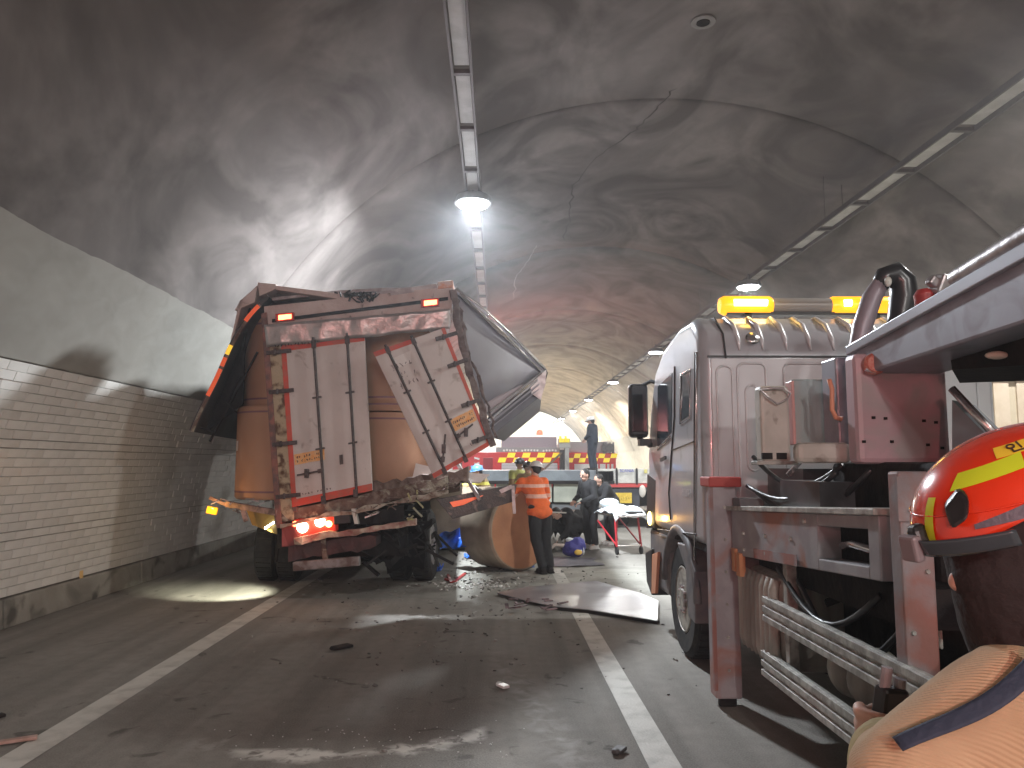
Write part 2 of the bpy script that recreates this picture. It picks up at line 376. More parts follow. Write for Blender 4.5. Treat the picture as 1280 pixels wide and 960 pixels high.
# lining segments with recessed ring joints
vault = props(MB().build('tunnel_vault', M_lining, fix=False), kind='structure')
SEG = 8.97; ring0 = 12.5 - 5 * SEG
y = ring0
while y < Y1:
    a0, a1 = y + .05, min(y + SEG - .05, Y1)
    b = MB(); dr = random.uniform(-.012, .012); NA = 64
    prof = [(a0, .10), (a0 + .03, .0)] + [(a0 + (a1 - a0) * k / 10, 0) for k in range(1, 10)] + [(a1 - .03, .0), (a1, .10)]
    ang0, ang1 = A_TILE1 + .002, pi - A_TILE1 - .002
    vs = [wallp(ang0 + (ang1 - ang0) * i / NA, yy, RAD + dr + dd) for yy, dd in prof for i in range(NA + 1)]
    fs = [(j * (NA + 1) + i, j * (NA + 1) + i + 1, (j + 1) * (NA + 1) + i + 1, (j + 1) * (NA + 1) + i) for j in range(len(prof) - 1) for i in range(NA)]
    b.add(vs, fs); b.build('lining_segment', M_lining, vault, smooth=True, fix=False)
    y += SEG
# backing shell behind the joints and tiles
b = MB(); NA = 64
b.grid(lambda u, v: wallp(pi * u, Y0 - 2 + (Y1 + 2 - Y0) * v, RAD + .14), NA, 20)
b.build('backing_shell', mat('dark_joint', (.03, .028, .026), .9), vault, fix=False)
b = MB(); b.add([V((-6, Y0 - 1.9, -.1)), V((12, Y0 - 1.9, -.1)), V((12, Y0 - 1.9, 9)), V((-6, Y0 - 1.9, 9))], [(0, 1, 2, 3)])
b.build('far_bend', mat('bend_wall', (.2, .19, .17), .9, 0, (.1, .095, .09), .5), vault, fix=False)
# portal face seen from outside, and the hillside round it
b = MB()
po = [wallp(pi * i / 40, Y1 + .1, RAD) for i in range(41)]; pq = [wallp(pi * i / 40, Y1 + .1, RAD + 1.2) for i in range(41)]
b.add(po + pq + [p + V((0, 1.2, 0)) for p in po] + [p + V((0, 1.2, 0)) for p in pq],
      sum([[(i, i + 1, 42 + i, 41 + i), (82 + i, 83 + i, i + 1, i), (123 + i, 124 + i, 83 + i, 82 + i), (41 + i, 42 + i, 124 + i, 123 + i)] for i in range(40)], []))
b.build('portal_ring', CONC, vault)
# cracks: thin ribbons of real width just proud of the lining
def ribbon(name, pts, wd, m):
    b = MB()
    n = V((0, 0, 0)); vs = []
    P = []
    for a, yy in pts: P.append((a, yy))
    Q = []
    for (a, yy), (a2, yy2) in zip(P[:-1], P[1:]):
        for k in range(6):
            t = k / 6; Q.append((a + (a2 - a) * t + random.gauss(0, .0035), yy + (yy2 - yy) * t + random.gauss(0, .03)))
    Q.append(P[-1])
    for i, (a, yy) in enumerate(Q):
        ww = wd * random.uniform(.4, 1.3) * (1 if 0 < i < len(Q) - 1 else .1)
        vs += [wallp(a - ww / RAD, yy, RAD - .02), wallp(a + ww / RAD, yy, RAD - .02)]
    b.add(vs, [(2 * i, 2 * i + 1, 2 * i + 3, 2 * i + 2) for i in range(len(Q) - 1)])
    b.build(name, m, vault, fix=False)
def onvault(px, py):
    d = ray(px, py); ox, oz = EYE.x - CX, EYE.z
    A_ = d.x ** 2 + d.z ** 2; B_ = 2 * (ox * d.x + oz * d.z); C_ = ox * ox + oz * oz - RAD ** 2
    t = (-B_ + sqrt(B_ * B_ - 4 * A_ * C_)) / (2 * A_); p = EYE + d * t
    return (atan2(p.z, -(p.x - CX)), p.y)
CRK = mat('crack_dark', (.07, .06, .055), .9); CRL = mat('efflorescence', (.42, .36, .33), .9)
ribbon('crack', [onvault(*q) for q in ((846, 108), (815, 140), (790, 165), (745, 195), (716, 230), (712, 262), (706, 300))], .016, CRK)
ribbon('pale_seam', [onvault(*q) for q in ((672, 305), (660, 325), (644, 345), (641, 375))], .016, CRL)
ribbon('pale_seam', [onvault(*q) for q in ((718, 396), (690, 405), (650, 414))], .018, CRL)
ribbon('pale_seam', [onvault(*q) for q in ((664, 414), (725, 404), (760, 400))], .018, CRL)
# round ceiling port
hit = onvault(879, 25); p = wallp(hit[0], hit[1], RAD - .02); nrm = (V((CX, p.y, 0)) - p).normalized()
MB().lathe([(.17, 0), (.17, .02), (.1, .025), (.1, .0)], p, nrm, 20).build('port_collar', mat('port_patch', (.2, .19, .18), .8), vault)
MB().lathe([(.09, .0), (.09, .028)], p, nrm, 16).build('port_hole', BLACK, vault)

# tiled dado
TILEM = [mat('wall_tile_%s' % n, c, .38, 0, c2, 3, bump=.03, bscale=8, dirt=(.3, .28, .24), dscale=.9, dcon=(.56, .8)) for n, c, c2 in
         (('a', (.68, .67, .63), (.63, .62, .58)), ('b', (.65, .64, .6), (.6, .59, .55)), ('c', (.71, .7, .66), (.66, .65, .61)))]
tm = []
TW, TH, ROWS = .292, .0905, 25
for m_ in TILEM:
    b = MB(); b.hexa([V((-.012, -TW / 2 + .002, -TH / 2 + .002)), V((.0, -TW / 2, -TH / 2)), V((.0, TW / 2, -TH / 2)), V((-.012, TW / 2 - .002, -TH / 2 + .002)),
                      V((-.012, -TW / 2 + .002, TH / 2 - .002)), V((.0, -TW / 2, TH / 2)), V((.0, TW / 2, TH / 2)), V((-.012, TW / 2 - .002, TH / 2 - .002))])
    # front face lies at -x (into the tunnel after rotation)
    o = b.build('tile', m_); tm.append(o.data); bpy.data.objects.remove(o)
GROUT = mat('tile_grout', (.33, .32, .28), .9, 0, (.24, .23, .2), 3)
for side in (-1, 1):
    b = MB(); b.grid(lambda u, v: wallp((A_TILE0 + (A_TILE1 - A_TILE0 + .012) * u) if side < 0 else pi - (A_TILE0 + (A_TILE1 - A_TILE0 + .012) * u), Y0 + (Y1 - Y0) * v, RAD + .012), 10, 10)
    dado = props(b.build('tiled_wall', GROUT, fix=False), kind='structure')
    cells = []
    for r_ in range(ROWS):
        a = A_TILE0 + (A_TILE1 - A_TILE0) * (r_ + .5) / ROWS
        gap = .006 if r_ in (6, 16) else 0
        yy = Y0 + (r_ % 2) * .15
        while yy < (Y1 if side < 0 else 40):
            cells.append((a, yy, r_, gap)); yy += .298
    def px_size(c):
        return (abs(c[1] - 7.5), 0) if c[1] > 7.35 else (999, c[1])
    near = sorted([c for c in cells if side < 0 and c[1] > 7.4], key=lambda c: (wallp(c[0], c[1]) - EYE).length)[:299]
    ns = set((c[0], c[1]) for c in near)
    rest = MB()
    for a, yy, r_, gap in cells:
        aa = a if side < 0 else pi - a
        p = wallp(aa, yy + TW / 2, RAD)
        ry = a if side < 0 else -a
        tilt = random.gauss(0, .004)
        th = 1 - (.1 if gap else 0)
        if (a, yy) in ns:
            o = bpy.data.objects.new('tile', random.choice(tm)); C.objects.link(o); o.parent = dado
            o.location = p; o.rotation_euler = (0, a + tilt if side < 0 else 0, pi if side < 0 else 0); o.scale = (1, 1, th)
            # orient: local -x faces into the tunnel
            o.rotation_euler = Euler((0, 0, pi)).to_matrix().to_euler()
            inn = V((cos(aa), 0, -sin(aa))); upv = V((sin(aa), 0, cos(aa)))
            Mx = Matrix((-inn, V((0, 1, 0)), upv)).transposed()
            if Mx.determinant() < 0: Mx = Matrix((-inn, V((0, -1, 0)), upv)).transposed()
            o.rotation_euler = (Mx @ Euler((0, tilt, random.gauss(0, .002))).to_matrix()).to_euler()
        else:
            inn = V((cos(aa), 0, -sin(aa))); upv = V((sin(aa), 0, cos(aa))) * TH / 2 * th; sv = V((0, TW / 2, 0)); q = p + inn * (.012 + tilt)
            if yy < 1 or yy > 45:
                rest.mi = random.randrange(3); rest.add([q - sv - upv, q + sv - upv, q + sv + upv, q - sv + upv], [(0, 1, 2, 3) if side < 0 else (3, 2, 1, 0)])
            else:
                rest.mi = random.randrange(3)
                rest.add([p - sv - upv, p + sv - upv, p + sv + upv, p - sv + upv, q - sv - upv, q + sv - upv, q + sv + upv, q - sv + upv],
                         [(4, 5, 6, 7), (0, 1, 5, 4), (1, 2, 6, 5), (2, 3, 7, 6), (3, 0, 4, 7)])
    props(rest.build('further_tiles', TILEM, dado, fix=False), kind='stuff')
# little yellow marker stuck on the tiles
p = at(100, 718, 7.56); a = math.asin(p.z / RAD); q = wallp(a, 9.0 + .0, RAD - .02)
d = ray(100, 718); 
hit = onvault(100, 718); q = wallp(hit[0], hit[1], RAD - .016)
b = MB(); b.box(q, (.008, .07, .09), (0, -hit[0], 0)); mk = b.build('wall_marker', mat('marker_yellow', (.75, .5, .2), .5)); props(mk, 'small yellowish square marker on the white wall tiles near the kerb', 'marker')

# cable trays and hangers (structure of the tunnel fit-out)
TRAY = mat('tray_galvanised', (.12, .11, .11), .55, .4)
TRAYGAP = mat('tray_lit_gap', (.5, .5, .48), .5, .2, (.4, .4, .38), 3)  # pale panels stand for the brighter vault seen between the rungs
for tx, tz, tw, lab in ((-.42, 6.18, .11, 'cable tray hanging over the wrecked truck on the left of the crown'), (6.35, 6.22, .17, 'cable tray running over the wrecker truck on the right side')):
    t = thing('cable_tray', lab, 'cable tray', (tx, 10, tz))
    b = MB()
    for s in (-1, 1): b.bar((tx + s * tw, Y0, tz), (tx + s * tw, Y1, tz), .03, .09)
    b.build('side_rail', TRAY, t)
    yy = -5
    plates = 0
    while yy < 60:
        MB().box((tx, yy, tz - .01), (2 * tw - .03, .07, .05)).build('rung', TRAY, t)
        if yy < 40: MB().box((tx, yy + .75, tz + .03), (2 * tw - .05, 1.3, .015)).build('lit_gap_panel', TRAYGAP, t)
        yy += 1.5
    yy = -4; rods = {}
    while yy < 80:
        for s in (-1, 1):
            if s not in rods:
                xx = tx + s * tw; rods[s] = MB().bar((xx, -4, tz), (xx, -4, sqrt((RAD) ** 2 - (xx - CX) ** 2)), .008, .008).build('hanger_rod', TRAY, t)
            else:
                o = rods[s].copy(); C.objects.link(o); o.location.y = yy + 4
        yy += 9

# tunnel lamps
LENS = mat('lit_lamp_lens', (1, 1, 1), .3, emit=(.86, .93, 1), estr=60)
HOUS = mat('lamp_housing', (.2, .2, .2), .5, .3)
ldat = bpy.data.lights.new('lamp_light', 'AREA'); ldat.shape = 'DISK'; ldat.size = .42; ldat.energy = LAMP_W; ldat.color = (1, .975, .93)
lampm = {}
ldat3 = ldat.copy(); ldat3.energy = LAMP_W * 3.2; ldat3.color = (.88, .94, 1); ldat4 = ldat.copy(); ldat4.energy = LAMP_W * .8
ldat2 = ldat.copy(); ldat2.energy = LAMP_W * 4.2; ldat2.color = (1, .92, .8)      # threshold lighting near the tunnel mouth
def lamp(x, yy, z, label, group=None):
    t = thing('tunnel_lamp', label, 'lamp', (x, yy, z), group=group)
    if not lampm:
        lampm['h'] = MB().lathe([(.12, .14), (.27, .1), (.31, 0), (.31, -.03)], (0, 0, 0), n=24).build('lamp_housing', HOUS, t, smooth='auto', local=True)
        lampm['l'] = MB().lathe([(.26, -.035), (.24, -.06), (.1, -.075)], (0, 0, 0), n=24).build('lens', LENS, t, smooth=True, local=True)
        lampm['b'] = MB().b2((-.02, -.02, .1), (.02, .02, .3)).build('bracket', HOUS, t, local=True)
    else:
        for k in 'hlb':
            c = lampm[k].copy(); c.parent = t; C.objects.link(c)
    lo = bpy.data.objects.new('lamp_light', ldat2 if yy > 44 else (ldat3 if yy == 12.45 else (ldat4 if yy < 8 else ldat))); C.objects.link(lo); lo.parent = t; lo.location = (0, 0, -.1)
    return t
RL = ['brightest round lamp just above the amber beacon bar of the wrecker', 'round lamp on the right tray just left of the wrecker roof', 'third round lamp along the right tray counted from the wrecker beacon bar',
      'fourth round lamp along the right tray, above the red fire engine', 'fifth round lamp along the right tray, small and far', 'sixth lamp along the right tray, tiny near the tunnel end']
for k in range(-2, 7):
    yy = 18.4 + 11.1 * (k - 1)
    lamp(6.15, yy, 6.0, RL[k - 1] if 1 <= k <= 6 else 'lamp on the right tray, out of the picture, %d m from the camera' % abs(round(yy)), None if k >= 1 else 'lamps behind the camera')
for k in (-2, 0, 1, 2, 3, 4, 5, 6):
    yy = 12.45 + 11.1 * k
    lamp(-.42, yy, 6.0, 'glaring round lamp on the left tray above the wrecked truck roof' if k == 0 else ('lamp on the left tray hidden behind the wrecked truck, %d m away' % round(yy) if k > 0 else 'lamp on the left tray, out of the picture, %d m from the camera' % abs(round(yy))),
         None if k == 0 else ('lamps hidden behind the truck' if k > 0 else 'lamps behind the camera'))
# red rescue-vehicle beacon glow reaching the scene from behind the camera, and the far fire engines' beacons
def pt(name, loc, e, col, r=.1, typ='POINT', **k):
    d_ = bpy.data.lights.new(name, typ); d_.energy = e; d_.color = col
    if typ != 'AREA': d_.shadow_soft_size = r
    for a_, v_ in k.items(): setattr(d_, a_, v_)
    o = bpy.data.objects.new(name, d_); C.objects.link(o); o.location = loc; return o
pt('red_beacon_light', (-1.6, -5.5, 2.6), 470, (1, .3, .27), .12)
pt('work_light', (1.3, -5.5, 3.9), 620, (1, .95, .9), .12)
pt('fire_engine_beacon_light', (.6, 29.3, 4.4), 230, (1, .24, .2), .2)

# ---------------------------------------------------------------- vehicles helpers
def quadpart(mb, quad, z=0.012):      # thin plate following 4 points, thickness towards the camera
    mb.slab(quad, (0, -z, 0)); return mb
def lerp(a, b, t): return a + (b - a) * t
def bil(q, u, v):   # q: tl, tr, br, bl ; u across, v down
    return lerp(lerp(q[0], q[1], u), lerp(q[3], q[2], u), v)
def marks(mb, q, rows, cols, u0, u1, v0, v1, off, seed):     # small glyph-like strokes of unreadable print
    rnd = random.Random(seed)
    for r_ in range(rows):
        for c_ in range(cols):
            if rnd.random() < .12: continue
            uu = u0 + (u1 - u0) * (c_ + .5) / cols; vv = v0 + (v1 - v0) * (r_ + .5) / rows
            for k in range(3):
                du, dv = (u1 - u0) / cols * .3, (v1 - v0) / rows * .3
                a = bil(q, uu + rnd.uniform(-du, du), vv + rnd.uniform(-dv, dv)); e = bil(q, uu + rnd.uniform(-du, du), vv + rnd.uniform(-dv, dv))
                if (a - e).length < .004: continue
                mb.bar(a + V((0, off, 0)), e + V((0, off, 0)), .003, .007)
def text(s, name, parent, origin, xdir, ydir, size, m, depth=.002, world=True):
    cu = bpy.data.curves.new(name, 'FONT'); cu.body = s; cu.size = size; cu.extrude = depth; cu.align_x = 'CENTER'; cu.align_y = 'CENTER'
    o = bpy.data.objects.new(name, cu); C.objects.link(o); bpy.context.view_layer.update()
    me = bpy.data.meshes.new_from_object(o.evaluated_get(bpy.context.evaluated_depsgraph_get())); bpy.data.objects.remove(o)
    X = V(xdir).normalized(); Y_ = V(ydir); Y_ = (Y_ - X * Y_.dot(X)).normalized(); Z = X.cross(Y_)
    off = rootloc(parent) if world else V((0, 0, 0))
    for v in me.vertices: c = v.co.copy(); v.co = V(origin) - off + X * c.x + Y_ * c.y + Z * c.z
    me.materials.clear(); me.materials.append(m)
    o = bpy.data.objects.new(name, me); C.objects.link(o); o.parent = parent; return o
def wheel(parent, c, ax, r, wd, rimm, name='wheel', holes=8):
    c, ax = V(c), V(ax).normalized()
    h = wd / 2
    ty = MB().lathe([(r * .58, -h * .9), (r * .9, -h), (r * .985, -h * .8), (r, -h * .5), (r, h * .5), (r * .985, h * .8), (r * .9, h), (r * .6, h * .92), (r * .57, h * .5)], c, ax, 40, cap=False)
    for k in range(40):    # tread blocks
        a = 2 * pi * k / 40
        e = V((0, 0, 1)); e = (e - ax * e.dot(ax)).normalized(); f = ax.cross(e); d_ = e * cos(a) + f * sin(a)
        ty.bar(c + d_ * r - ax * h * .7, c + d_ * r + ax * h * .7, .05, .014, up=d_)
    w_ = ty.build(name, RUBBER, parent, smooth='auto')
    MB().lathe([(r * .58, h * .92), (r * .55, h * .96), (r * .52, h * .8), (r * .5, h * .6), (r * .3, h * .64), (r * .27, h * .84), (r * .18, h * .9), (r * .17, h * 1.04), (.02, h * 1.04)], c, ax, 32).build('rim', rimm, w_, smooth='auto')
    b = MB(); e = V((0, 0, 1)); f = ax.cross(e)
    for k in range(holes):
        a = 2 * pi * k / holes; d_ = e * cos(a) + f * sin(a); b.lathe([(r * .065, 0), (r * .065, .012)], c + d_ * r * .415 + ax * h * .61, ax, 10)
    b.build('hand_hole', BLACK, w_)
    b = MB()
    for k in range(10):
        a = 2 * pi * (k + .5) / 10; d_ = e * cos(a) + f * sin(a); b.lathe([(.016, 0), (.013, .03)], c + d_ * r * .225 + ax * h * .86, ax, 6)
    b.build('wheel_nut', GALV, w_)
    return w_
# ================================================================ WRECKED CARGO TRUCK
TY = 9.6
def A(px, py, dy=0.0): return at(px, py, TY + dy)
truck = thing('wrecked_cargo_truck', 'wrecked wing-body cargo truck with torn roof and hanging white rear doors on the left lane', 'truck', (-1.9, 13, 0))
# rear doors
def door(q, label, redsides, rods, hinges, seed, rod_ext=.02):
    off = -.03
    d_ = MB(); d_.slab([p + V((0, off, 0)) for p in q], (0, .05, 0))
    dd = d_.build('rear_door', WHITE, truck, bevel=.006, label=label)
    for (u0, v0, u1, v1) in redsides:
        b = MB(); b.slab([bil(q, u0, v0) + V((0, off - .006, 0)), bil(q, u1, v0) + V((0, off - .006, 0)), bil(q, u1, v1) + V((0, off - .006, 0)), bil(q, u0, v1) + V((0, off - .006, 0))], (0, .004, 0))
        b.build('red_border', REDTAPE, dd)
    for u in rods:
        a_, e_ = bil(q, u, -rod_ext), bil(q, u + .012, 1 + rod_ext)
        ov = V((0, off - .05, 0))
        b = MB(); b.tube([a_ + ov, e_ + ov], .018, 8)
        for v in (.0, .97): b.bar(bil(q, u, v) + ov, bil(q, u, v + .05) + ov, .055, .035, up=(0, 1, 0))
        for v in (.36, .68): 
            b.bar(bil(q, u - .055, v) + ov, bil(q, u + .055, v) + ov, .022, .03, up=(0, 1, 0)); 
        b.build('locking_rod', DSTEEL, dd, bevel=.003)
    return dd
q1 = [A(352, 432), A(456, 419), A(466, 613), A(366, 634)]
d1 = door(q1, 'left rear door, upright, with bent lower corner', [(.0, 0, .06, 1), (.06, 0, 1, .04), (.06, .955, 1, 1)], [.4, .8], 0, 1)
q2 = [A(467, 441, -.12), A(556, 410, -.06), A(614, 556, .0), A(543, 598, -.1)]
d2 = door(q2, 'right rear door, hanging tilted off its hinges', [(.95, 0, 1, 1), (0, 0, .55, .035), (0, .965, .95, 1)], [.19, .55], 0, 2)
def hinge(p1, p2, parent):
    b = MB(); b.bar(p1 + V((0, -.06, 0)), p2 + V((0, -.06, 0)), .05, .02, up=(0, 1, 0)); b.tube([lerp(p1, p2, .35) + V((0, -.07, -.035)), lerp(p1, p2, .35) + V((0, -.07, .035))], .016, 8)
    b.build('hinge', DSTEEL, parent, bevel=.003)
for y_ in (441, 490, 555, 620): 
    k = (y_ - 432) / 200
    hinge(A(334 + k * 13, y_ + 1), A(365 + k * 13, y_ - 2), truck)
for (x1, y1, x2, y2) in ((545, 425, 572, 417), (560, 459, 585, 450), (577, 508, 600, 500), (590, 553, 612, 545)): hinge(A(x1, y1, -.1), A(x2, y2, -.05), truck)
# stickers with unreadable print
def sticker(q, u0, v0, u1, v1, slope, parent, seed, off):
    s = [bil(q, u0, v0 + slope), bil(q, u1, v0), bil(q, u1, v1), bil(q, u0, v1 + slope)]
    s = [p + V((0, off, 0)) for p in s]
    b = MB(); b.slab(s, (0, .003, 0)); st = b.build('sticker', STICK, parent)
    b = MB(); marks(b, s, 2, 11, .06, .94, .12, .9, -.005, seed); b.build('print', INK, st)
sticker(q1, .07, .685, .44, .75, .0, d1, 5, -.04)
sticker(q2, .57, .68, .94, .775, .0, d2, 8, -.04)
b = MB(); marks(b, [p + V((0, -.036, 0)) for p in q2], 3, 5, .12, .42, .12, .34, -.003, 3); marks(b, q2, 1, 6, .7, .9, .9, .94, -.04, 4); b.build('print', INK, d2)
b = MB(); s = [bil(q2, .2, .09), bil(q2, .46, .08), bil(q2, .4, .16), bil(q2, .22, .17)]; b.slab([p + V((0, -.037, 0)) for p in s], (0, .003, 0)); b.build('torn_label', mat('torn_label_white', (.72, .68, .65), .6), d2)
b = MB(); marks(b, q1, 1, 10, .12, .5, .925, .945, -.036, 6); b.build('print', INK, d1)
# handles
def handle(q, a_, e_, c_, parent):
    p, r_, m_ = [bil(q, *k) + V((0, -.09, 0)) for k in (a_, e_, c_)]
    b = MB(); b.bar(p, r_, .022, .02, up=(0, 1, 0)); b.bar(m_ + V((0, 0, -.055)), m_ + V((0, 0, .055)), .05, .05, up=(0, 1, 0)); b.bar(p, lerp(p, r_, .2), .05, .03, up=(0, 1, 0)); b.build('handle', DSTEEL, parent, bevel=.004)
handle(q1, (.42, .815), (.1, .815), (.22, .815), d1)
handle(q2, (.56, .82), (.86, .79), (.72, .82), d2); handle(q2, (.22, .93), (.43, .76), (.32, .85), d2)
b = MB(); b.slab([bil(q1, .62, .74) + V((0, -.05, 0)), bil(q1, .66, .74) + V((0, -.05, 0)), bil(q1, .66, .8) + V((0, -.05, 0)), bil(q1, .62, .8) + V((0, -.05, 0))], (0, .03, 0)); b.build('latch', DSTEEL, d1)
# rear frame
b = MB(); b.slab([A(330, 408), A(350, 404), A(368, 652), A(347, 652)], (0, .12, 0)); pl = b.build('rear_post', YELFRAME, truck, label='left rear post with exposed yellow foam', bevel=.01)
b = MB(); b.slab([A(326, 392, -.03), A(333, 390, -.03), A(352, 660, -.03), A(345, 660, -.03)], (0, .2, 0)); b.slab([A(349, 404, -.03), A(353, 404, -.03), A(371, 640, -.03), A(366, 640, -.03)], (0, .1, 0)); b.build('post_edge', mat('oxide_red_edge', (.3, .12, .09), .7, 0, (.14, .08, .07), 9, bump=.5), pl, bevel=.006)
def wobble(pts, wd, n, dy, jit, rnd, thick):
    """a bent bar following px points, split into hexa pieces with jitter"""
    P = [A(*p) for p in pts]; Q = []
    for a_, e_ in zip(P[:-1], P[1:]):
        for k in range(n): Q.append(lerp(a_, e_, k / n) + V((rnd.gauss(0, jit), dy + rnd.gauss(0, jit), rnd.gauss(0, jit))))
    Q.append(P[-1] + V((0, dy, 0)))
    return Q
rnd = random.Random(4)
b = MB(); Q = wobble([(566, 362), (574, 420), (592, 480), (616, 556)], .1, 5, 0, .012, rnd, 0)
for a_, e_ in zip(Q[:-1], Q[1:]): b.bar(a_, e_ + (e_ - a_) * .12, .09 * rnd.uniform(.85, 1.1), .1, up=(0, 1, 0))
Q = wobble([(572, 372), (584, 430), (602, 490), (620, 545)], .1, 6, .06, .02, rnd, 0)
for a_, e_ in zip(Q[:-1], Q[1:]): b.bar(a_, e_ + (e_ - a_) * .2, .04 * rnd.uniform(.6, 1.3), .05, up=(0, 1, 0))
b.build('bent_post', mat('torn_grey_post', (.2, .16, .15), .6, .3, (.09, .06, .055), 7, (.4, .6), bump=.6, bscale=20), truck, label='bent right rear post', bevel=.008)
# header: lamp band + silver panel
b = MB(); b.grid(lambda u, v: lerp(lerp(A(330, 383), A(566, 358), u), lerp(A(331, 410), A(564, 390), u), v) + V((0, -.01 * sin(u * 23) * v, 0)), 24, 3)
hd = b.build('rear_header', PINKFRAME, truck, fix=False); md = hd.modifiers.new('solid', 'SOLIDIFY'); md.thickness = .16; md.offset = 1
b = MB(); b.grid(lambda u, v: lerp(lerp(A(330, 406, -.1), A(563, 386, -.1), u), lerp(A(333, 434, -.06), A(563, 411, -.06), u), v) + V((0, .007 * sin(u * 31 + 3 * v) + .006 * sin(u * 57) * v, .006 * sin(u * 19) * v)), 60, 6)
pn = b.build('dented_header_panel', DENTED, truck, smooth=True, fix=False); md = pn.modifiers.new('solid', 'SOLIDIFY'); md.thickness = .02; md.offset = 1
b = MB(); b.slab([A(340, 399, -.02), A(560, 371, -.02), A(560, 375, -.02), A(340, 403, -.02)], (0, .02, 0)); b.build('drip_slot', BLACK, hd)
for (x, y_) in ((356, 397), (538, 379)):
    b = MB(); b.slab([A(x - 12, y_ - 5, -.06), A(x + 11, y_ - 7, -.06), A(x + 11, y_ + 3, -.06), A(x - 12, y_ + 5, -.06)], (0, .1, 0)); ho = b.build('marker_lamp', mat('unlit_red_lens', (.35, .03, .02), .35), truck, bevel=.006)
    b = MB(); b.slab([A(x - 8, y_ - 3, -.07), A(x + 8, y_ - 4.5, -.07), A(x + 8, y_ + 1, -.07), A(x - 8, y_ + 3, -.07)], (0, .012, 0)); b.build('lit_lens', TAILRED, ho)
b = MB(); marks(b, [A(342, 430, -.1), A(400, 424, -.1), A(400, 430, -.1), A(342, 436, -.1)], 1, 14, 0, 1, 0, 1, 0, 12); b.build('torn_seal', BLACK, hd)
b = MB()
for k in range(26):
    t = rnd.random(); p = lerp(A(420, 372), A(470, 372), t); b.bar(p + V((0, -.05, rnd.uniform(-.06, .06))), p + V((rnd.uniform(-.07, .07), -.05 + rnd.uniform(-.04, .04), rnd.uniform(-.08, .08))), .02, .015)
b.build('crumpled_hinge_strip', BLACK, hd)
# torn roof edge pieces
b = MB()
b.slab([A(322, 353), A(345, 355), A(343, 362), A(324, 370)], (0, .5, 0))
b.slab([A(338, 356), A(428, 367), A(430, 375), A(345, 362)], (0, .6, -.02))
b.slab([A(322, 356), A(300, 376), A(293, 388), A(318, 378)], (0, .4, 0))
b.slab([A(300, 374), A(303, 378), A(291, 425), A(288, 425)], (0, .3, 0))
b.build('torn_roof_edge', PINKFRAME, truck, bevel=.006)
b = MB(); b.slab([A(460, 366), A(546, 354), A(547, 362), A(461, 374)], (0, .8, 0)); b.build('roof_edge', GALV, truck, bevel=.01)
b = MB(); b.slab([A(547, 352, -.02), A(566, 350, -.02), A(567, 359, -.02), A(547, 361, -.02)], (0, .8, 0)); b.build('roof_corner', mat('orange_corner', (.6, .28, .18), .5, 0, (.6, .45, .4), 12), truck, bevel=.01)
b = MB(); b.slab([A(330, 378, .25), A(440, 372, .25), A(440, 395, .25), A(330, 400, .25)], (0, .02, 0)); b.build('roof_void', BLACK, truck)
# roof skin, left standing wing and right fallen wing
b = MB(); b.grid(lambda u, v: lerp(lerp(A(340, 372, .1), A(560, 360, .1), u), lerp(V((-3.3, 17.5, 3.75)), V((-1.1, 17.5, 3.75)), u), v) + V((0, 0, .05 * sin(9 * v + 3 * u))), 8, 16)
o = b.build('roof_skin', GALV, truck, fix=False); o.modifiers.new('solid', 'SOLIDIFY').thickness = .04
def wingpanel(name, tl, tr, bl, br, ln, m, th=.05, lab=None):
    pass
wt, wb = A(337, 372, .0), A(243, 541, .0)
far = V((-.55, 6.5, .05))
b = MB(); b.grid(lambda u, v: lerp(wt, wb, u) + far * v + V((-.03 * sin(u * 7) - .12 * sin(pi * u), 0, .03 * sin(u * 9 + v * 5))), 16, 16)
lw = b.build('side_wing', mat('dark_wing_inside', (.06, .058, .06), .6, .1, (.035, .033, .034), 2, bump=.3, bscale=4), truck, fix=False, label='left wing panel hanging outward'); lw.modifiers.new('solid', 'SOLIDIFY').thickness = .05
def edgept(t): return lerp(wt, wb, t) + V((-.03 * sin(t * 7) - .12 * sin(pi * t), -.03, .03 * sin(t * 9)))
b = MB(); b.tube([edgept(t / 14) for t in range(1, 15)], .022, 6); b.build('edge_rail', RUSTY, lw)
for t0, t1, m_ in ((.08, .2, REFL), (.36, .42, REFLY), (.44, .5, REFL), (.52, .74, REFL)):
    b = MB(); n_ = 4
    for k in range(n_): b.bar(edgept(t0 + (t1 - t0) * k / n_) + V((0, -.03, 0)), edgept(t0 + (t1 - t0) * (k + 1) / n_) + V((0, -.03, 0)), .05, .012, up=(0, 1, 0))
    b.build('reflector', m_, lw)
b = MB()
for (p, q_) in (((322, 440), (262, 552)), ((300, 470), (284, 505)), ((282, 500), (296, 516)), ((312, 385), (303, 440)), ((250, 535), (270, 540))):
    b.bar(A(*p, .15), A(*q_, .2), .03, .02)
b.build('torn_strip', BLACK, lw)
b = MB(); b.slab([A(303, 430, .3), A(307, 400, .3), A(304, 505, .3), A(256, 540, .5), A(268, 505, .5)], (0, .03, 0)); b.build('hanging_sheet', BLACK, lw, label='dark torn sheet hanging under the left wing')
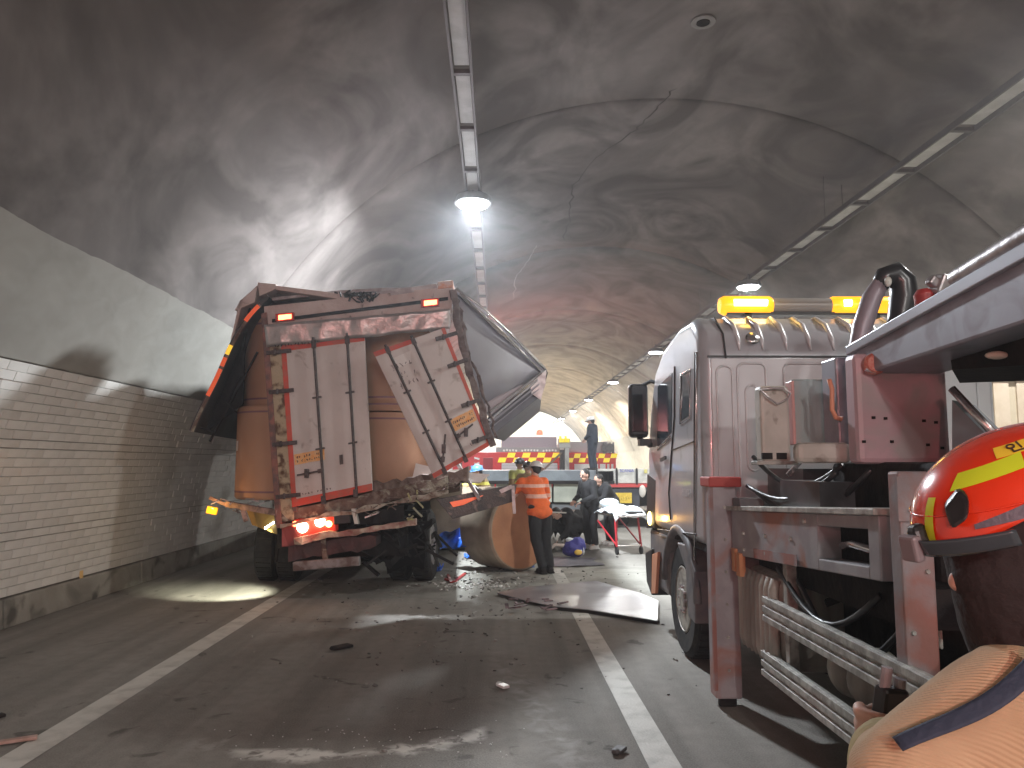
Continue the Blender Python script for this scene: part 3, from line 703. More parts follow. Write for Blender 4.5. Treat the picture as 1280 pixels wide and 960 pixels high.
# right wing: bent L of aluminium, seen from behind
P_A, P_B, P_B2, P_C, P_D = A(570, 363), A(681, 462, .6), A(677, 493, .6), A(612, 548, .25), A(596, 505, .1)
b = MB(); ex = V((.25, 5.0, .1))
b.grid(lambda u, v: lerp(P_A, P_B, u) + ex * v + V((.02 * sin(u * 13), 0, .05 * sin(pi * u))), 16, 10)
rw = b.build('fallen_wing', WING, truck, fix=False, label='right wing panel folded down in a sharp L'); rw.modifiers.new('solid', 'SOLIDIFY').thickness = .03
b = MB(); inn = [A(571, 367, .1), A(677, 465, .62), A(606, 516, .3), A(590, 470, .2)]
b.grid(lambda u, v: bil(inn, u, v) + V((0, .05 * sin(u * 4 + v * 3), 0)), 14, 14); o = b.build('inner_lining_sheet', WING, rw, smooth=True, fix=False); o.modifiers.new('solid', 'SOLIDIFY').thickness = .012
b = MB(); b.slab([A(664, 468, .55), A(676, 468, .55), A(612, 522, .25), A(601, 508, .22)], (0, .05, 0)); b.build('mauve_band', mat('mauve_grey_sheet', (.36, .31, .33), .45, .2), rw, bevel=.006)
b = MB(); b.tube([P_A + V((0, -.05, .02)), lerp(P_A, P_B, .3) + V((0, -.07, .07)), lerp(P_A, P_B, .6) + V((0, -.06, .06)), P_B + V((0, -.05, 0))], .02, 8)
b.tube([P_A + V((.05, -.05, -.05)), lerp(P_A, P_B, .5) + V((0, -.06, 0)), P_B + V((-.06, -.05, -.03))], .012, 8); b.build('edge_trim', CHROME, rw, smooth=True)
b = MB(); b.bar(P_B + V((0, -.06, -.02)), A(607, 519, .15), .03, .02, up=(0, 1, 0)); b.bar(A(680, 468, .5), A(611, 526, .15), .014, .03); b.build('edge_trim', CHROME, rw, bevel=.003)
b = MB(); b.slab([A(679, 468, .52), A(677, 494, .52), A(612, 547, .2), A(607, 524, .2)], ex * .9); b.build('side_channel', mat('dark_channel', (.11, .105, .12), .45, .3, (.08, .075, .09), 4), rw, bevel=.006)
for k, (f0, f1) in enumerate(((.28, .4), (.55, .62))):
    b = MB(); b.slab([lerp(A(679, 468, .5), A(677, 494, .5), f0), lerp(A(679, 468, .5), A(677, 494, .5), f1), lerp(A(607, 524, .18), A(612, 547, .18), f1), lerp(A(607, 524, .18), A(612, 547, .18), f0)], (0, -.03, 0)); b.build('channel_rib', mat('channel_rib_grey', (.28, .27, .3), .4, .4), rw, bevel=.004)
b = MB(); b.slab([A(662, 480, .45), A(683, 462, .45), A(682, 480, .45), A(676, 500, .45), A(664, 492, .45)], (0, .03, 0)); b.build('gusset', GALV, rw, bevel=.004)
b = MB(); b.tube([P_B + V((0, -.05, .02)), P_B + V((.03, -.05, -.05)), P_B + V((-.01, -.05, -.2))], .008, 6); b.build('loose_cable', BLACK, rw)
# sill, bumper, chassis
rnd = random.Random(9)
def rough_beam(p0, p1, hpx0, hpx1, depth, m, name, n=14, jit=.012, parent=truck, dy=0, label=None):
    b = MB()
    nn = n
    top = [lerp(A(*p0, dy), A(*p1, dy), k / nn) + V((0, rnd.gauss(0, jit), rnd.gauss(0, jit))) for k in range(nn + 1)]
    bot = [lerp(A(p0[0], p0[1] + hpx0, dy), A(p1[0], p1[1] + hpx1, dy), k / nn) + V((0, rnd.gauss(0, jit), rnd.gauss(0, jit))) for k in range(nn + 1)]
    dv = V((0, depth, 0)); vs = []
    for k in range(nn + 1): vs += [top[k], bot[k], bot[k] + dv, top[k] + dv]
    fs = [(4 * k + j, 4 * k + (j + 1) % 4, 4 * k + 4 + (j + 1) % 4, 4 * k + 4 + j) for k in range(nn) for j in range(4)] + [(0, 1, 2, 3), (4 * nn + 3, 4 * nn + 2, 4 * nn + 1, 4 * nn)]
    b.add(vs, fs); return b.build(name, m, parent, bevel=.006, label=label)
rough_beam((343, 641), (560, 595), 16, 16, .25, RUSTY, 'rear_sill')
rough_beam((350, 655), (560, 612), 5, 6, .1, mat('pale_chipped_sill', (.45, .4, .33), .7, 0, (.2, .12, .09), 9, bump=.5), 'sill_edge', dy=-.04)
rough_beam((466, 606), (585, 583), 16, 20, .6, mat('rusty_floor_edge', (.12, .075, .06), .8, 0, (.22, .17, .14), 8, bump=.9, bscale=14), 'crushed_floor_edge', dy=.05, jit=.025)
rough_beam((367, 672), (520, 650), 9, 7, .12, mat('torn_pale_bumper', (.5, .42, .33), .6, 0, (.3, .12, .1), 7, bump=.6), 'rear_bumper', dy=-.02)
rough_beam((352, 660), (375, 657), 26, 20, .3, mat('dark_red_bracket', (.2, .04, .04), .6), 'lamp_bracket', n=3, dy=.02)
rough_beam((360, 682), (470, 668), 20, 16, .4, mat('oxide_crossmember', (.1, .04, .04), .7, 0, (.06, .03, .03), 6, bump=.5), 'crossmember', dy=.1)
b = MB(); b.slab([A(365, 650, .06), A(420, 642, .06), A(420, 664, .06), A(365, 672, .06)], (0, .15, 0)); tl = b.build('tail_lamp', mat('tail_lamp_red', (.5, .03, .02), .3, emit=(1, .05, .02), estr=.12), truck, bevel=.01)
for (x, y_, r_, m_) in ((378, 659, 7, LAMPHOT), (400, 652, 6.5, LAMPHOT), (411, 655, 4, mat('lit_amber_small', (1, .6, .2), .3, emit=(1, .6, .2), estr=8)), (369, 655, 3.5, TAILRED)):
    MB().ball(A(x, y_, .03), (r_ / 100, .03, r_ / 100)).build('lit_bulb', m_, tl, smooth=True)
pt('tail_lamp_light', A(385, 657, -.15), 2.2, (1, .35, .2), .05)
b = MB(); b.slab([A(417, 642, -.02), A(437, 640, -.02), A(438, 654, -.02), A(417, 656, -.02)], (0, .12, 0)); b.build('junction_box', DPLASTIC, truck, bevel=.01)
b = MB(); b.slab([A(439, 636, -.05), A(444, 636, -.05), A(448, 655, -.05), A(443, 655, -.05)], (0, .1, 0)); b.build('pale_bracket', mat('pale_bracket_paint', (.6, .57, .52), .5), truck)
b = MB(); b.slab([A(444, 643, .1), A(505, 632, .1), A(505, 650, .1), A(444, 657, .1)], (0, .02, 0)); b.build('opening', BLACK, truck)
b = MB(); b.bar(A(456, 647, .05), A(473, 641, .05), .02, .02); b.ball(A(472, 640, .05), .025); b.build('loose_bolt', CHROME, truck)
b = MB(); b.bar(A(404, 672, .1), A(407, 702, .1), .05, .06); b.build('guard_stem', RUSTY, truck, bevel=.005)
b = MB(); b.bar(A(367, 708, .05), A(450, 701, .05), .1, .11); b.build('underrun_bar', mat('grey_guard', (.26, .24, .24), .55, .3, (.12, .08, .07), 8, bump=.3), truck, bevel=.012)
# left broken bits
b = MB(); b.bar(A(284, 630, .3), A(348, 641, .0), .07, .07); b.bar(A(262, 622, .3), A(290, 634, .3), .04, .04); b.bar(A(303, 635, .2), A(308, 652, .2), .03, .06); b.build('side_rail', mat('pink_rail', (.45, .3, .27), .6, 0, (.15, .1, .09), 8), truck, bevel=.004)
b = MB()
for k in range(18): p = A(rnd.uniform(262, 345), rnd.uniform(622, 640), .25); b.bar(p, p + V((rnd.uniform(-.12, .12), rnd.uniform(-.1, .1), rnd.uniform(-.06, .06))), .018, .012)
b.build('torn_strip', GALV, truck)
b = MB(); b.slab([A(308, 638, .3), A(345, 645, .1), A(346, 668, .1), A(315, 656, .3)], (0, .03, 0)); b.build('bent_mud_flap', mat('ochre_flap', (.3, .2, .05), .6), truck)
MB().box(A(265, 638, .3), (.13, .05, .09), (0, .2, 0)).build('side_lamp', AMBERLIT, truck, bevel=.01)
pt('side_lamp_light', A(262, 640, .1), 3.2, (1, .5, .12), .03)
b = MB()
for k in range(5): b.ball(A(332 + 3.2 * k, 660 - 2.2 * k, .1), .016, 8, 5)
b.build('white_led', mat('lit_white_led', (.9, 1, 1), .3, emit=(.9, 1, .95), estr=7), truck)
wl = pt('work_lamp_light', A(338, 655, .0), 260, (1, 1, .78), .03, 'SPOT', spot_size=R(62), spot_blend=.7)
tgt = gr(285, 742); wl.rotation_euler = (tgt - wl.location).to_track_quat('-Z', 'Y').to_euler()
# floor deck, bulkhead, chassis rails, axles, wheels, cab
b = MB(); fl = [A(345, 645, .3), A(575, 600, .3)]; b.slab([fl[0], fl[1], fl[1] + V((-.3, 7.9, .1)), fl[0] + V((-.3, 7.9, .3))], (0, 0, -.14)); b.build('load_floor', mat('wood_floor', (.12, .08, .05), .8, 0, (.07, .05, .035), 4), truck)
b = MB(); b.b2((-3.35, 17.55, 1.0), (-1.05, 17.65, 3.75)); b.build('bulkhead', WHITE, truck)
b = MB()
for x in (-2.75, -1.55): b.bar((x, 10.0, .88), (x - .3, 20, .88), .1, .24)
for y_ in (10.6, 12.5, 14.5, 16.5): b.bar((-2.8, y_, .8), (-1.5, y_, .8), .15, .15)
b.build('chassis_rail', BLACK, truck)
b = MB()
for k in range(46):
    p = V((rnd.uniform(-2.9, -.9), rnd.uniform(10.0, 11.0), rnd.uniform(.35, 1.0))); b.bar(p, p + V((rnd.uniform(-.35, .35), rnd.uniform(-.2, .5), rnd.uniform(-.25, .25))), rnd.uniform(.03, .12), rnd.uniform(.02, .1))
b.b2((-1.9, 10.25, .45), (-1.2, 10.6, .95)); b.b2((-2.7, 10.6, .5), (-1.5, 11.1, .85))
b.build('crushed_undercarriage', BLACK, truck)
TR = mat('dirty_truck_rim', (.3, .29, .27), .5, .5, (.12, .11, .1), 8)
for (x, y_) in ((-1.05, 11.25), (-1.4, 11.3), (-2.95, 11.3), (-3.25, 11.3), (-1.2, 18.9), (-3.4, 18.9)):
    wheel(truck, (x, y_, .5), (1 if x > -2.1 else -1, -.06, .05), .5, .27, TR)
b = MB()
for k in range(46):
    p = A(rnd.uniform(450, 545), rnd.uniform(636, 690), rnd.uniform(.3, 1.0)); b.bar(p, p + V((rnd.uniform(-.35, .35), rnd.uniform(-.2, .3), rnd.uniform(-.3, .05))), rnd.uniform(.012, .05), rnd.uniform(.01, .04))
b.slab([A(455, 662, .9), A(500, 655, .9), A(505, 690, 1.0), A(470, 706, 1.0)], (0, .5, 0))
b.build('crushed_undercarriage', BLACK, truck)
b = MB(); b.slab([A(476, 655, .9), A(534, 640, .9), A(530, 712, 1.0), A(508, 706, 1.0), A(484, 718, 1.0)], (0, .04, 0)); b.build('mud_flap', mat('mud_flap_rubber', (.009, .008, .009), .9, spec=.1, bump=.5, bscale=9), truck, bevel=.01)
b = MB()
for k in range(70):
    t = rnd.random(); p = lerp(A(440, 632, -.02), A(575, 600, -.02), t) + V((0, rnd.uniform(-.1, .1), rnd.uniform(-.14, .03))); b.bar(p, p + V((rnd.uniform(-.14, .14), rnd.uniform(-.1, .05), rnd.uniform(-.05, .04))), rnd.uniform(.006, .02), rnd.uniform(.004, .012))
b.build('crumpled_trim', RUSTY, truck)
b = MB()
for k in range(7): p = A(rnd.uniform(505, 530), rnd.uniform(622, 650), -.05); b.bar(p, p + V((rnd.uniform(-.12, .12), 0, rnd.uniform(-.12, .12))), .03, .02)
b.build('yellow_scrap', mat('yellow_green_scrap', (.45, .42, .16), .6, 0, (.3, .29, .22), 12), truck)
b = MB(); b.b2((-3.2, 10.9, .3), (-1.0, 11.2, 1.0)); b.b2((-2.8, 11.2, .45), (-1.5, 17, .95)); b.build('axle_housing', BLACK, truck)
# dropped side gate with orange reflector
g4 = [A(545, 624, .0), A(646, 605, .5), A(642, 627, .5), A(566, 649, .0)]
b = MB(); b.slab(g4, (0, .07, 0)); sg = b.build('dropped_side_gate', mat('rusty_gate', (.09, .06, .055), .7, 0, (.05, .04, .04), 5, dirt=(.22, .14, .12), dscale=5, dcon=(.55, .65), bump=.6), truck, bevel=.008)
b = MB(); b.slab([bil(g4, .12, .25) + V((0, -.012, 0)), bil(g4, .6, .25) + V((0, -.012, 0)), bil(g4, .6, .5) + V((0, -.012, 0)), bil(g4, .12, .5) + V((0, -.012, 0))], (0, .01, 0)); b.build('reflector', REFL, sg)
b = MB(); b.bar(A(560, 560, .3), A(600, 625, .2), .05, .04); b.bar(A(575, 570, .4), A(578, 600, .4), .03, .03)
Q = [A(592, 608, .7), A(602, 615, .6), A(614, 628, .4)]; b.tube(Q, .03, 6); b.build('bent_rod', GALV, truck)
b = MB(); b.add([A(520, 580, .5), A(560, 590, .4), A(612, 594, .5), A(600, 604, .4), A(560, 604, .2), A(516, 598, .4)], [(0, 1, 5), (1, 4, 5), (1, 2, 3), (1, 3, 4)]); o = b.build('crumpled_white_skin', WHITE, truck, fix=False); o.modifiers.new('solid', 'SOLIDIFY').thickness = .02
b = MB(); b.bar(A(641, 607, .48), A(643, 642, .48), .06, .04); b.bar(A(622, 616, .4), A(640, 608, .4), .05, .05); b.build('gate_bracket', GALV, sg)
# cab, hidden ahead of the load
b = MB(); b.slab([V((-3.55, 18.0, .9)), V((-3.55, 18.0, 2.9)), V((-3.55, 19.5, 2.9)), V((-3.55, 19.9, 2.0)), V((-3.55, 20.0, .6)), V((-3.55, 18.3, .6))], (2.4, 0, 0)); cb = b.build('cab', mat('white_cab_paint', (.6, .58, .56), .4, coat=.3), truck, bevel=.08)
for x in (-3.57, -1.16): MB().slab([V((x, 18.5, 2.0)), V((x, 19.6, 2.0)), V((x, 19.35, 2.65)), V((x, 18.5, 2.65))], (.03, 0, 0)).build('window', GLASS, cb)
MB().slab([V((-3.4, 19.93, 2.05)), V((-1.3, 19.93, 2.05)), V((-1.3, 19.6, 2.8)), V((-3.4, 19.6, 2.8))], (0, .04, 0)).build('windscreen', GLASS, cb)

# paper rolls, each a thing
def roll(c, r, h, label, group, m=KRAFT, ax=(0, 0, 1), bands=(.08, .93), endm=None, tag_=False):
    c = V(c); ax = V(ax).normalized()
    t = thing('paper_roll', label, 'paper roll', c - V((0, 0, h / 2 if abs(ax.z) > .5 else r)), group=group)
    MB().lathe([(r * .965, -h / 2), (r, -h / 2 + .03), (r, h / 2 - .03), (r * .965, h / 2)], c, ax, 48).build('wrapper', m, t, smooth='auto')
    if abs(ax.z) > .5:
        for k in bands: MB().lathe([(r + .003, -h / 2 + h * k - .012), (r + .003, -h / 2 + h * k + .012)], c, ax, 48, cap=False).build('band', BAND, t, smooth=True)
    for s in (-1, 1):
        MB().lathe([(r * .94, s * (h / 2 + .004)), (.075, s * (h / 2 + .008)), (.05, s * (h / 2 + .008)), (.05, s * (h / 2 - .05))], c, ax, 36).build('end_cap', endm or m, t)
    return t
r1 = roll((-2.86, 10.42, 1.80), .62, 1.2, 'brown paper roll standing at the left rear corner of the truck, lower of the two', None)
b = MB(); lab_ = [V((-2.86 + .625 * cos(a_), 10.42 + .625 * sin(a_), z_)) for z_ in (1.95, 1.82) for a_ in (R(208), R(216))]; b.add([lab_[0], lab_[1], lab_[3], lab_[2]], [(0, 1, 2, 3)]); b.build('paper_label', mat('white_label', (.75, .7, .68), .6), r1)
roll((-2.83, 10.5, 2.98), .6, 1.16, 'tall brown paper roll stacked on another at the truck\'s left rear corner', None)
roll((-1.5, 10.55, 1.74), .6, 1.16, 'brown paper roll seen in the gap between the two rear doors, lower one', None, m=KRAFT)
roll((-1.5, 10.6, 2.9), .6, 1.12, 'paper roll seen in shadow at the top of the gap between the two rear doors', None, bands=(.08, .16))
for k, yy in enumerate((11.9, 13.3)):
    for (x, z_) in ((-2.95 - .08 * k, 1.8), (-1.6 - .08 * k, 1.76), (-2.95 - .08 * k, 2.96), (-1.6 - .08 * k, 2.92)): roll((x, yy, z_), .6, 1.14, 'brown paper roll hidden deeper inside the wrecked truck', 'hidden rolls inside the truck')
# roll on its side on the road
fr = roll(V((at(652, 652, 12.15).x - .24, 12.46, .64)),   .64, .8, 'big kraft paper roll lying on its side on the road beside the man in orange', None, m=KRAFT_GREY, ax=(.62, -.78, .0), endm=KRAFT_END)
roll((-.75, 15.2, .62), .6, 1.3, 'dull beige paper roll lying behind the blue tarp under the truck side gate', None, m=KRAFT_GREY, ax=(1, .25, 0))

# ================================================================ WRECKER TRUCK
def S(px, py, X):
    d = ray(px, py); return EYE + d * (X / d.x)
wk = thing('wrecker_truck', 'silver-grey wrecker truck with crane boom and amber beacon bar, standing on the right lane', 'truck', (2.7, 5, 0))
XL, XR = 1.57, 3.87
prof = [(5.85, 1.02), (7.75, 1.02), (8.02, 1.1), (8.06, 1.75), (7.9, 2.2), (7.62, 2.58), (7.2, 2.76), (6.6, 2.84), (6.15, 2.83), (5.93, 2.68), (5.85, 2.45)]
b = MB(); b.slab([V((XL, y_, z_)) for y_, z_ in prof], (XR - XL, 0, 0)); cab = b.build('cab', SILVER, wk, smooth=False)
md = cab.modifiers.new('bevel', 'BEVEL'); md.width = .085; md.segments = 5; md.limit_method = 'ANGLE'; md.angle_limit = R(50)
for p_ in cab.data.polygons: p_.use_smooth = True
ws = cab.modifiers.new('wn', 'WEIGHTED_NORMAL'); ws.keep_sharp = True
# rear wall sheet with pressed ribs
b = MB(); b.b2((XL + .07, 5.83, 1.05), (XR - .07, 5.856, 2.46)); rwall = b.build('rear_wall', SILVER_LIT, cab, bevel=.006)
def rrect(x0, x1, z0, z1, Y, r=.05):
    pts = []
    for (cx_, cz_, a0) in ((x1 - r, z1 - r, 0), (x0 + r, z1 - r, 90), (x0 + r, z0 + r, 180), (x1 - r, z0 + r, 270)):
        for k in range(5): a_ = R(a0 + 22.5 * k); pts.append(V((cx_ + r * cos(a_), Y, cz_ + r * sin(a_))))
    return pts + [pts[0]]
for (x0, x1, z0, z1) in ((1.68, 1.80, 1.5, 2.4), (1.84, 2.06, 1.3, 2.42), (1.9, 2.0, 1.6, 2.25), (2.2, 2.6, 1.3, 2.42), (2.75, 3.2, 1.3, 2.42), (3.35, 3.7, 1.3, 2.42)):
    MB().tube(rrect(x0, x1, z0, z1, 5.828), .009, 6, cap=False).build('pressed_rib', SILVER_LIT, rwall, smooth=True)
for k in range(11):
    x = 1.86 + .185 * k; MB().tube([V((x, 6.5, 2.838)), V((x, 6.15, 2.832)), V((x + .01, 6.0, 2.75)), V((x + .015, 5.9, 2.62)), V((x + .02, 5.87, 2.53))], [.012, .02, .022, .02, .008], 8).build('roof_rib', SILVER_LIT, cab, smooth=True)
b = MB(); b.b2((XL + .05, 5.845, 2.47), (XR - .05, 5.862, 2.485)); b.bar((1.76, 6.4, 2.84), (1.76, 6.13, 2.832), .012, .012); b.bar((1.76, 6.13, 2.832), (1.76, 5.9, 2.66), .012, .012); b.bar((1.76, 5.9, 2.66), (1.76, 5.84, 2.46), .012, .012); b.build('seam', DPLASTIC, cab)
MB().lathe([(.05, 0), (.055, .006), (.02, .012)], (1.98, 5.87, 2.62), (0, -1, .5), 20).build('round_cap', CHROME, cab, smooth=True)
# lattice bit over the rear window
b = MB()
for k in range(5): b.bar((2.55 + .04 * k, 5.8, 2.32), (2.61 + .04 * k, 5.8, 2.4), .012, .02); b.bar((2.61 + .04 * k, 5.8, 2.32), (2.55 + .04 * k, 5.8, 2.4), .012, .02)
b.build('work_lamp_grille', CHROME, wk)
# side windows, seams, trims (all slightly proud of the side)
xs = XL - .004
b = MB(); b.slab([S(822, 483, xs), S(840, 466, xs), S(839, 541, xs), S(821, 560, xs)], (.03, 0, 0)); b.build('side_window', GLASS, cab, bevel=.004)
b = MB(); b.slab([S(851, 470, xs), S(862, 464, xs), S(861, 520, xs), S(850, 527, xs)], (.03, 0, 0)); b.build('side_window', GLASS, cab, bevel=.004)
b = MB()
for pts in ([(843, 458), (843, 520), (839, 570), (836, 615), (838, 650)], [(839, 563), (867, 552)], [(822, 662), (870, 668)], [(869, 440), (868, 520), (868, 700)]):
    b.tube([S(*p, xs) for p in pts], .007, 6)
b.build('door_seam', DPLASTIC, cab)
b = MB()
b.tube([S(*p, xs - .004) for p in ((851, 468), (863, 461), (862, 522), (850, 530), (851, 468))], .006, 6); b.tube([S(*p, xs) for p in ((822, 562), (838, 546))], .012, 6)
b.tube([S(*p, xs) for p in ((871, 440), (870, 520), (868, 700))], .008, 6)
b.build('trim', CHROME, cab, smooth=True)
b = MB(); b.bar(S(826, 575, xs - .02), S(832, 572, xs - .02), .02, .03); b.build('door_handle', DPLASTIC, cab)
b = MB()
for k, (u0, v0, u1, v1) in enumerate([(0, 0, 0, 1), (0, 0, .6, .5), (1, 0, 1, 1), (1.8, 0, 1.8, 1), (1, .0, 1.8, .0), (2.4, 0, 2.7, 1), (2.7, 1, 3, 0), (3.6, 0, 3.6, 1), (3.6, .5, 4.3, .5), (4.8, 0, 4.8, 1), (4.8, 0, 5.5, .4)]):
    b.bar(V((xs - .003, 6.52 - .055 * u0, 1.44 - .06 * v0)), V((xs - .003, 6.52 - .055 * u1, 1.44 - .06 * v1)), .012, .003, up=(1, 0, 0))
b.build('faint_lettering', mat('pale_lettering', (.5, .5, .5), .5), cab)
# windscreen and front
b = MB(); b.slab([V((XL + .12, 8.07, 1.8)), V((XR - .12, 8.07, 1.8)), V((XR - .15, 7.68, 2.55)), V((XL + .15, 7.68, 2.55))], (0, .03, .01)); b.build('windscreen', GLASS, cab)
b = MB(); b.b2((XL + .02, 7.2, .42), (XR - .02, 8.12, 1.0)); b.build('front_bumper', PLASTIC, wk, bevel=.05)
# sun visor and deflector at roof front; side corner panel with indicator
MB().ball(S(812, 648, XL - .01), (.02, .06, .07), 12, 8).build('indicator_lamp', AMBERHOT, wk, smooth=True)
pt('indicator_light', S(811, 648, XL - .08), 1.5, (1, .5, .1), .03)
b = MB(); b.slab([S(809, 592, xs), S(819, 600, xs), S(818, 660, xs), S(808, 660, xs)], (.04, 0, 0)); b.build('corner_panel', DPLASTIC, cab, bevel=.005)
b = MB(); b.slab([S(815, 693, xs - .01), S(822, 690, xs - .01), S(819, 742, xs - .01), S(814, 742, xs - .01)], (.03, 0, 0)); b.build('orange_flap', mat('orange_flap_paint', (.5, .22, .12), .6), wk, bevel=.004)
b = MB(); b.slab([S(806, 690, xs), S(815, 685, xs), S(814, 745, xs), S(808, 728, xs)], (.3, 0, 0)); b.build('bumper_corner', DPLASTIC, wk, bevel=.02)
# mirror
mir = MB(); mir.box((1.46, 7.95, 2.2), (.2, .13, .56)); mi = mir.build('mirror', DPLASTIC, wk, bevel=.04)
b = MB(); b.box((1.46, 7.875, 2.22), (.16, .012, .48)); b.build('mirror_glass', mat('mirror_silver', (.05, .055, .06), .08, .9), mi, bevel=.01)
b = MB(); b.tube([V((1.5, 7.95, 2.46)), V((1.58, 7.85, 2.5)), V((1.66, 7.7, 2.45))], .02, 8); b.build('mirror_arm', DPLASTIC, mi); b = MB(); b.tube([V((1.46, 7.95, 1.92)), V((1.55, 7.85, 1.84)), V((1.64, 7.7, 1.86))], .025, 8); b.box((1.54, 7.88, 1.87), (.18, .14, .07)); b.build('mirror_arm', DPLASTIC, mi)
# fender, wheel, flap
FW = V((1.74, 6.78, .49))
b = MB(); vs = []
n_ = 16
for k in range(n_ + 1):
    a_ = R(8) + R(166) * k / n_
    for rr, xx in ((.66, 1.585), (.6, 1.55), (.55, 1.57), (.55, 1.95)): vs.append(V((xx, FW.y + rr * cos(a_), FW.z + rr * sin(a_))))
b.add(vs, [(4 * k + j, 4 * k + j + 1, 4 * k + 5 + j, 4 * k + 4 + j) for k in range(n_) for j in range(3)]); o = b.build('wheel_arch', PLASTIC, wk, smooth=True, fix=False); o.modifiers.new('solid', 'SOLIDIFY').thickness = .02
wheel(wk, FW, (-1, 0, 0), .485, .28, mat('chalky_alloy_rim', (.42, .4, .35), .55, .3, (.2, .19, .17), 9, bump=.3))
wheel(wk, (3.7, 6.78, .49), (1, 0, 0), .485, .28, RAILM)
b = MB(); b.slab([S(846, 678, 1.56), S(858, 682, 1.56), S(868, 715, 1.56), S(869, 780, 1.56), S(860, 770, 1.56), S(857, 712, 1.56)], (.3, 0, 0)); b.build('mud_flap', PLASTIC, wk, bevel=.01)
b = MB(); b.b2((1.6, 5.9, .98), (3.8, 8.0, 1.03)); b.build('cab_floor', BLACK, wk)
b = MB(); b.b2((1.95, 5.8, .5), (3.5, 7.9, 1.0)); b.build('engine_block', BLACK, wk)
# beacon bar on the roof
def lens(x0, x1, y_, z_, m, r_=.085):
    b = MB(); b.tube([V((x0, y_, z_)), V((x0 + .04, y_, z_)), V((x1 - .04, y_, z_)), V((x1, y_, z_))], [r_ * .75, r_, r_, r_ * .75], 16); return b.build('amber_lens', m, bb, smooth='auto')
bb = MB(); bb.tube([V((1.95, 6.45, 3.0)), V((3.45, 6.45, 3.0))], .07, 16); bb = bb.build('beacon_bar', mat('grey_beacon_body', (.3, .29, .28), .35, .2), wk, smooth='auto')
lens(1.9, 2.36, 6.45, 3.0, AMBERLIT); lens(2.84, 3.5, 6.45, 3.0, AMBERLIT)
for (x0, x1) in ((2.0, 2.28), (2.94, 3.0)): MB().tube([V((x0, 6.36, 3.01)), V((x1, 6.36, 3.01))], .03, 8).build('lit_bulb', AMBERHOT, bb, smooth=True)
b = MB(); b.b2((2.1, 6.4, 2.82), (2.16, 6.5, 2.95)); b.b2((3.2, 6.4, 2.82), (3.26, 6.5, 2.95)); b.b2((1.95, 6.4, 2.915), (3.45, 6.5, 2.94)); b.build('bar_foot', DPLASTIC, bb)
pt('beacon_light', (2.15, 6.25, 3.12), 2.2, (1, .55, .08), .08)
# outrigger columns
def column(x0, x1, y_, z0, z1, m, nm='outrigger_column'):
    b = MB(); b.b2((x0, y_, z0), (x1, y_ + (.16 if y_ > 4 else .09), z1)); c_ = b.build(nm, m, wk, bevel=.012)
    b = MB(); b.b2((x0 + .03, y_ + .03, .0), (x1 - .03, y_ + .08, z0 + .1)); b.build('jack_foot', BLACK, c_, bevel=.01)
    return c_
c1 = column(1.49, 1.67, 5.38, .06, 1.54, CRANE); 
b = MB(); b.b2((1.47, 5.36, 1.49), (1.70, 5.6, 1.56)); b.build('red_cap', mat('red_cap_paint', (.42, .06, .05), .5), c1, bevel=.01)
b = MB(); b.b2((1.475, 5.37, .12), (1.50, 5.4, 1.5)); b.build('red_edge', CRANER, c1)
c2 = column(1.63, 1.765, 3.12, .2, 1.62, CRANER)
b = MB(); b.b2((2.04, 3.6, .8), (2.22, 3.66, 1.3)); b.build('pale_panel', BEIGE, wk, bevel=.01)
b = MB(); b.b2((1.62, 3.11, 1.42), (1.775, 3.125, 1.6)); b.build('red_cap', CRANER, c2)
# side beam between the columns with a hand-hole window
def bp(y_, f): # point on beam face; f 0 bottom..1 top
    t = (5.36 - y_) / 2.04; return V((1.62 + .02 * t, y_, (1.03 + .12 * t) + (.3 - .02 * t) * f))
BM = MB(); dp = V((.2, 0, 0))
def bseg(ya, yb, f0, f1): BM.slab([bp(ya, f0), bp(yb, f0), bp(yb, f1), bp(ya, f1)], dp)
bseg(5.36, 3.95, 0, 1); bseg(3.95, 3.42, 0, .2); bseg(3.95, 3.42, .78, 1); bseg(3.42, 3.32, 0, 1)
beam = BM.build('side_beam', CRANE, wk, bevel=.006)
b = MB(); b.slab([bp(3.95, .2) + V((.12, 0, 0)), bp(3.42, .2) + V((.12, 0, 0)), bp(3.42, .78) + V((.12, 0, 0)), bp(3.95, .78) + V((.12, 0, 0))], (.02, 0, 0)); b.build('recess', BLACK, beam)
b = MB(); b.slab([bp(3.96, .14) + V((-.006, 0, 0)), bp(3.3, .14) + V((-.006, 0, 0)), bp(3.3, .9) + V((-.006, 0, 0)), bp(3.96, .9) + V((-.006, 0, 0))], (.004, 0, 0))
b = MB(); b.tube([bp(3.85, .45) + V((.08, 0, 0)), bp(3.7, .5) + V((.06, 0, 0)), bp(3.5, .42) + V((.08, 0, 0))], .018, 8); b.build('recess_glint', CHROME, beam, smooth=True)  # bright tube added inside the recess as a glint
b = MB(); b.slab([bp(5.4, 1) + V((-.03, 0, 0)), bp(3.3, 1) + V((-.03, 0, 0)), bp(3.3, 1) + V((.24, 0, 0)), bp(5.4, 1) + V((.24, 0, 0))], (0, 0, .03)); b.build('top_flange', RAILM, beam, bevel=.004)
b = MB(); b.b2((1.6, 3.38, 1.1), (1.62, 3.96, 1.16)); 
for (yy, zz) in ((5.28, .93), (5.18, .91)): MB().b2((1.6, yy - .035, zz), (1.64, yy + .035, zz + .15)).build('small_reflector', mat('dull_orange_reflector', (.5, .22, .1), .5), beam)
b = MB(); b.b2((1.63, 5.2, .9), (1.8, 5.36, 1.42)); b.build('beam_bracket', PLASTIC, wk, bevel=.008)
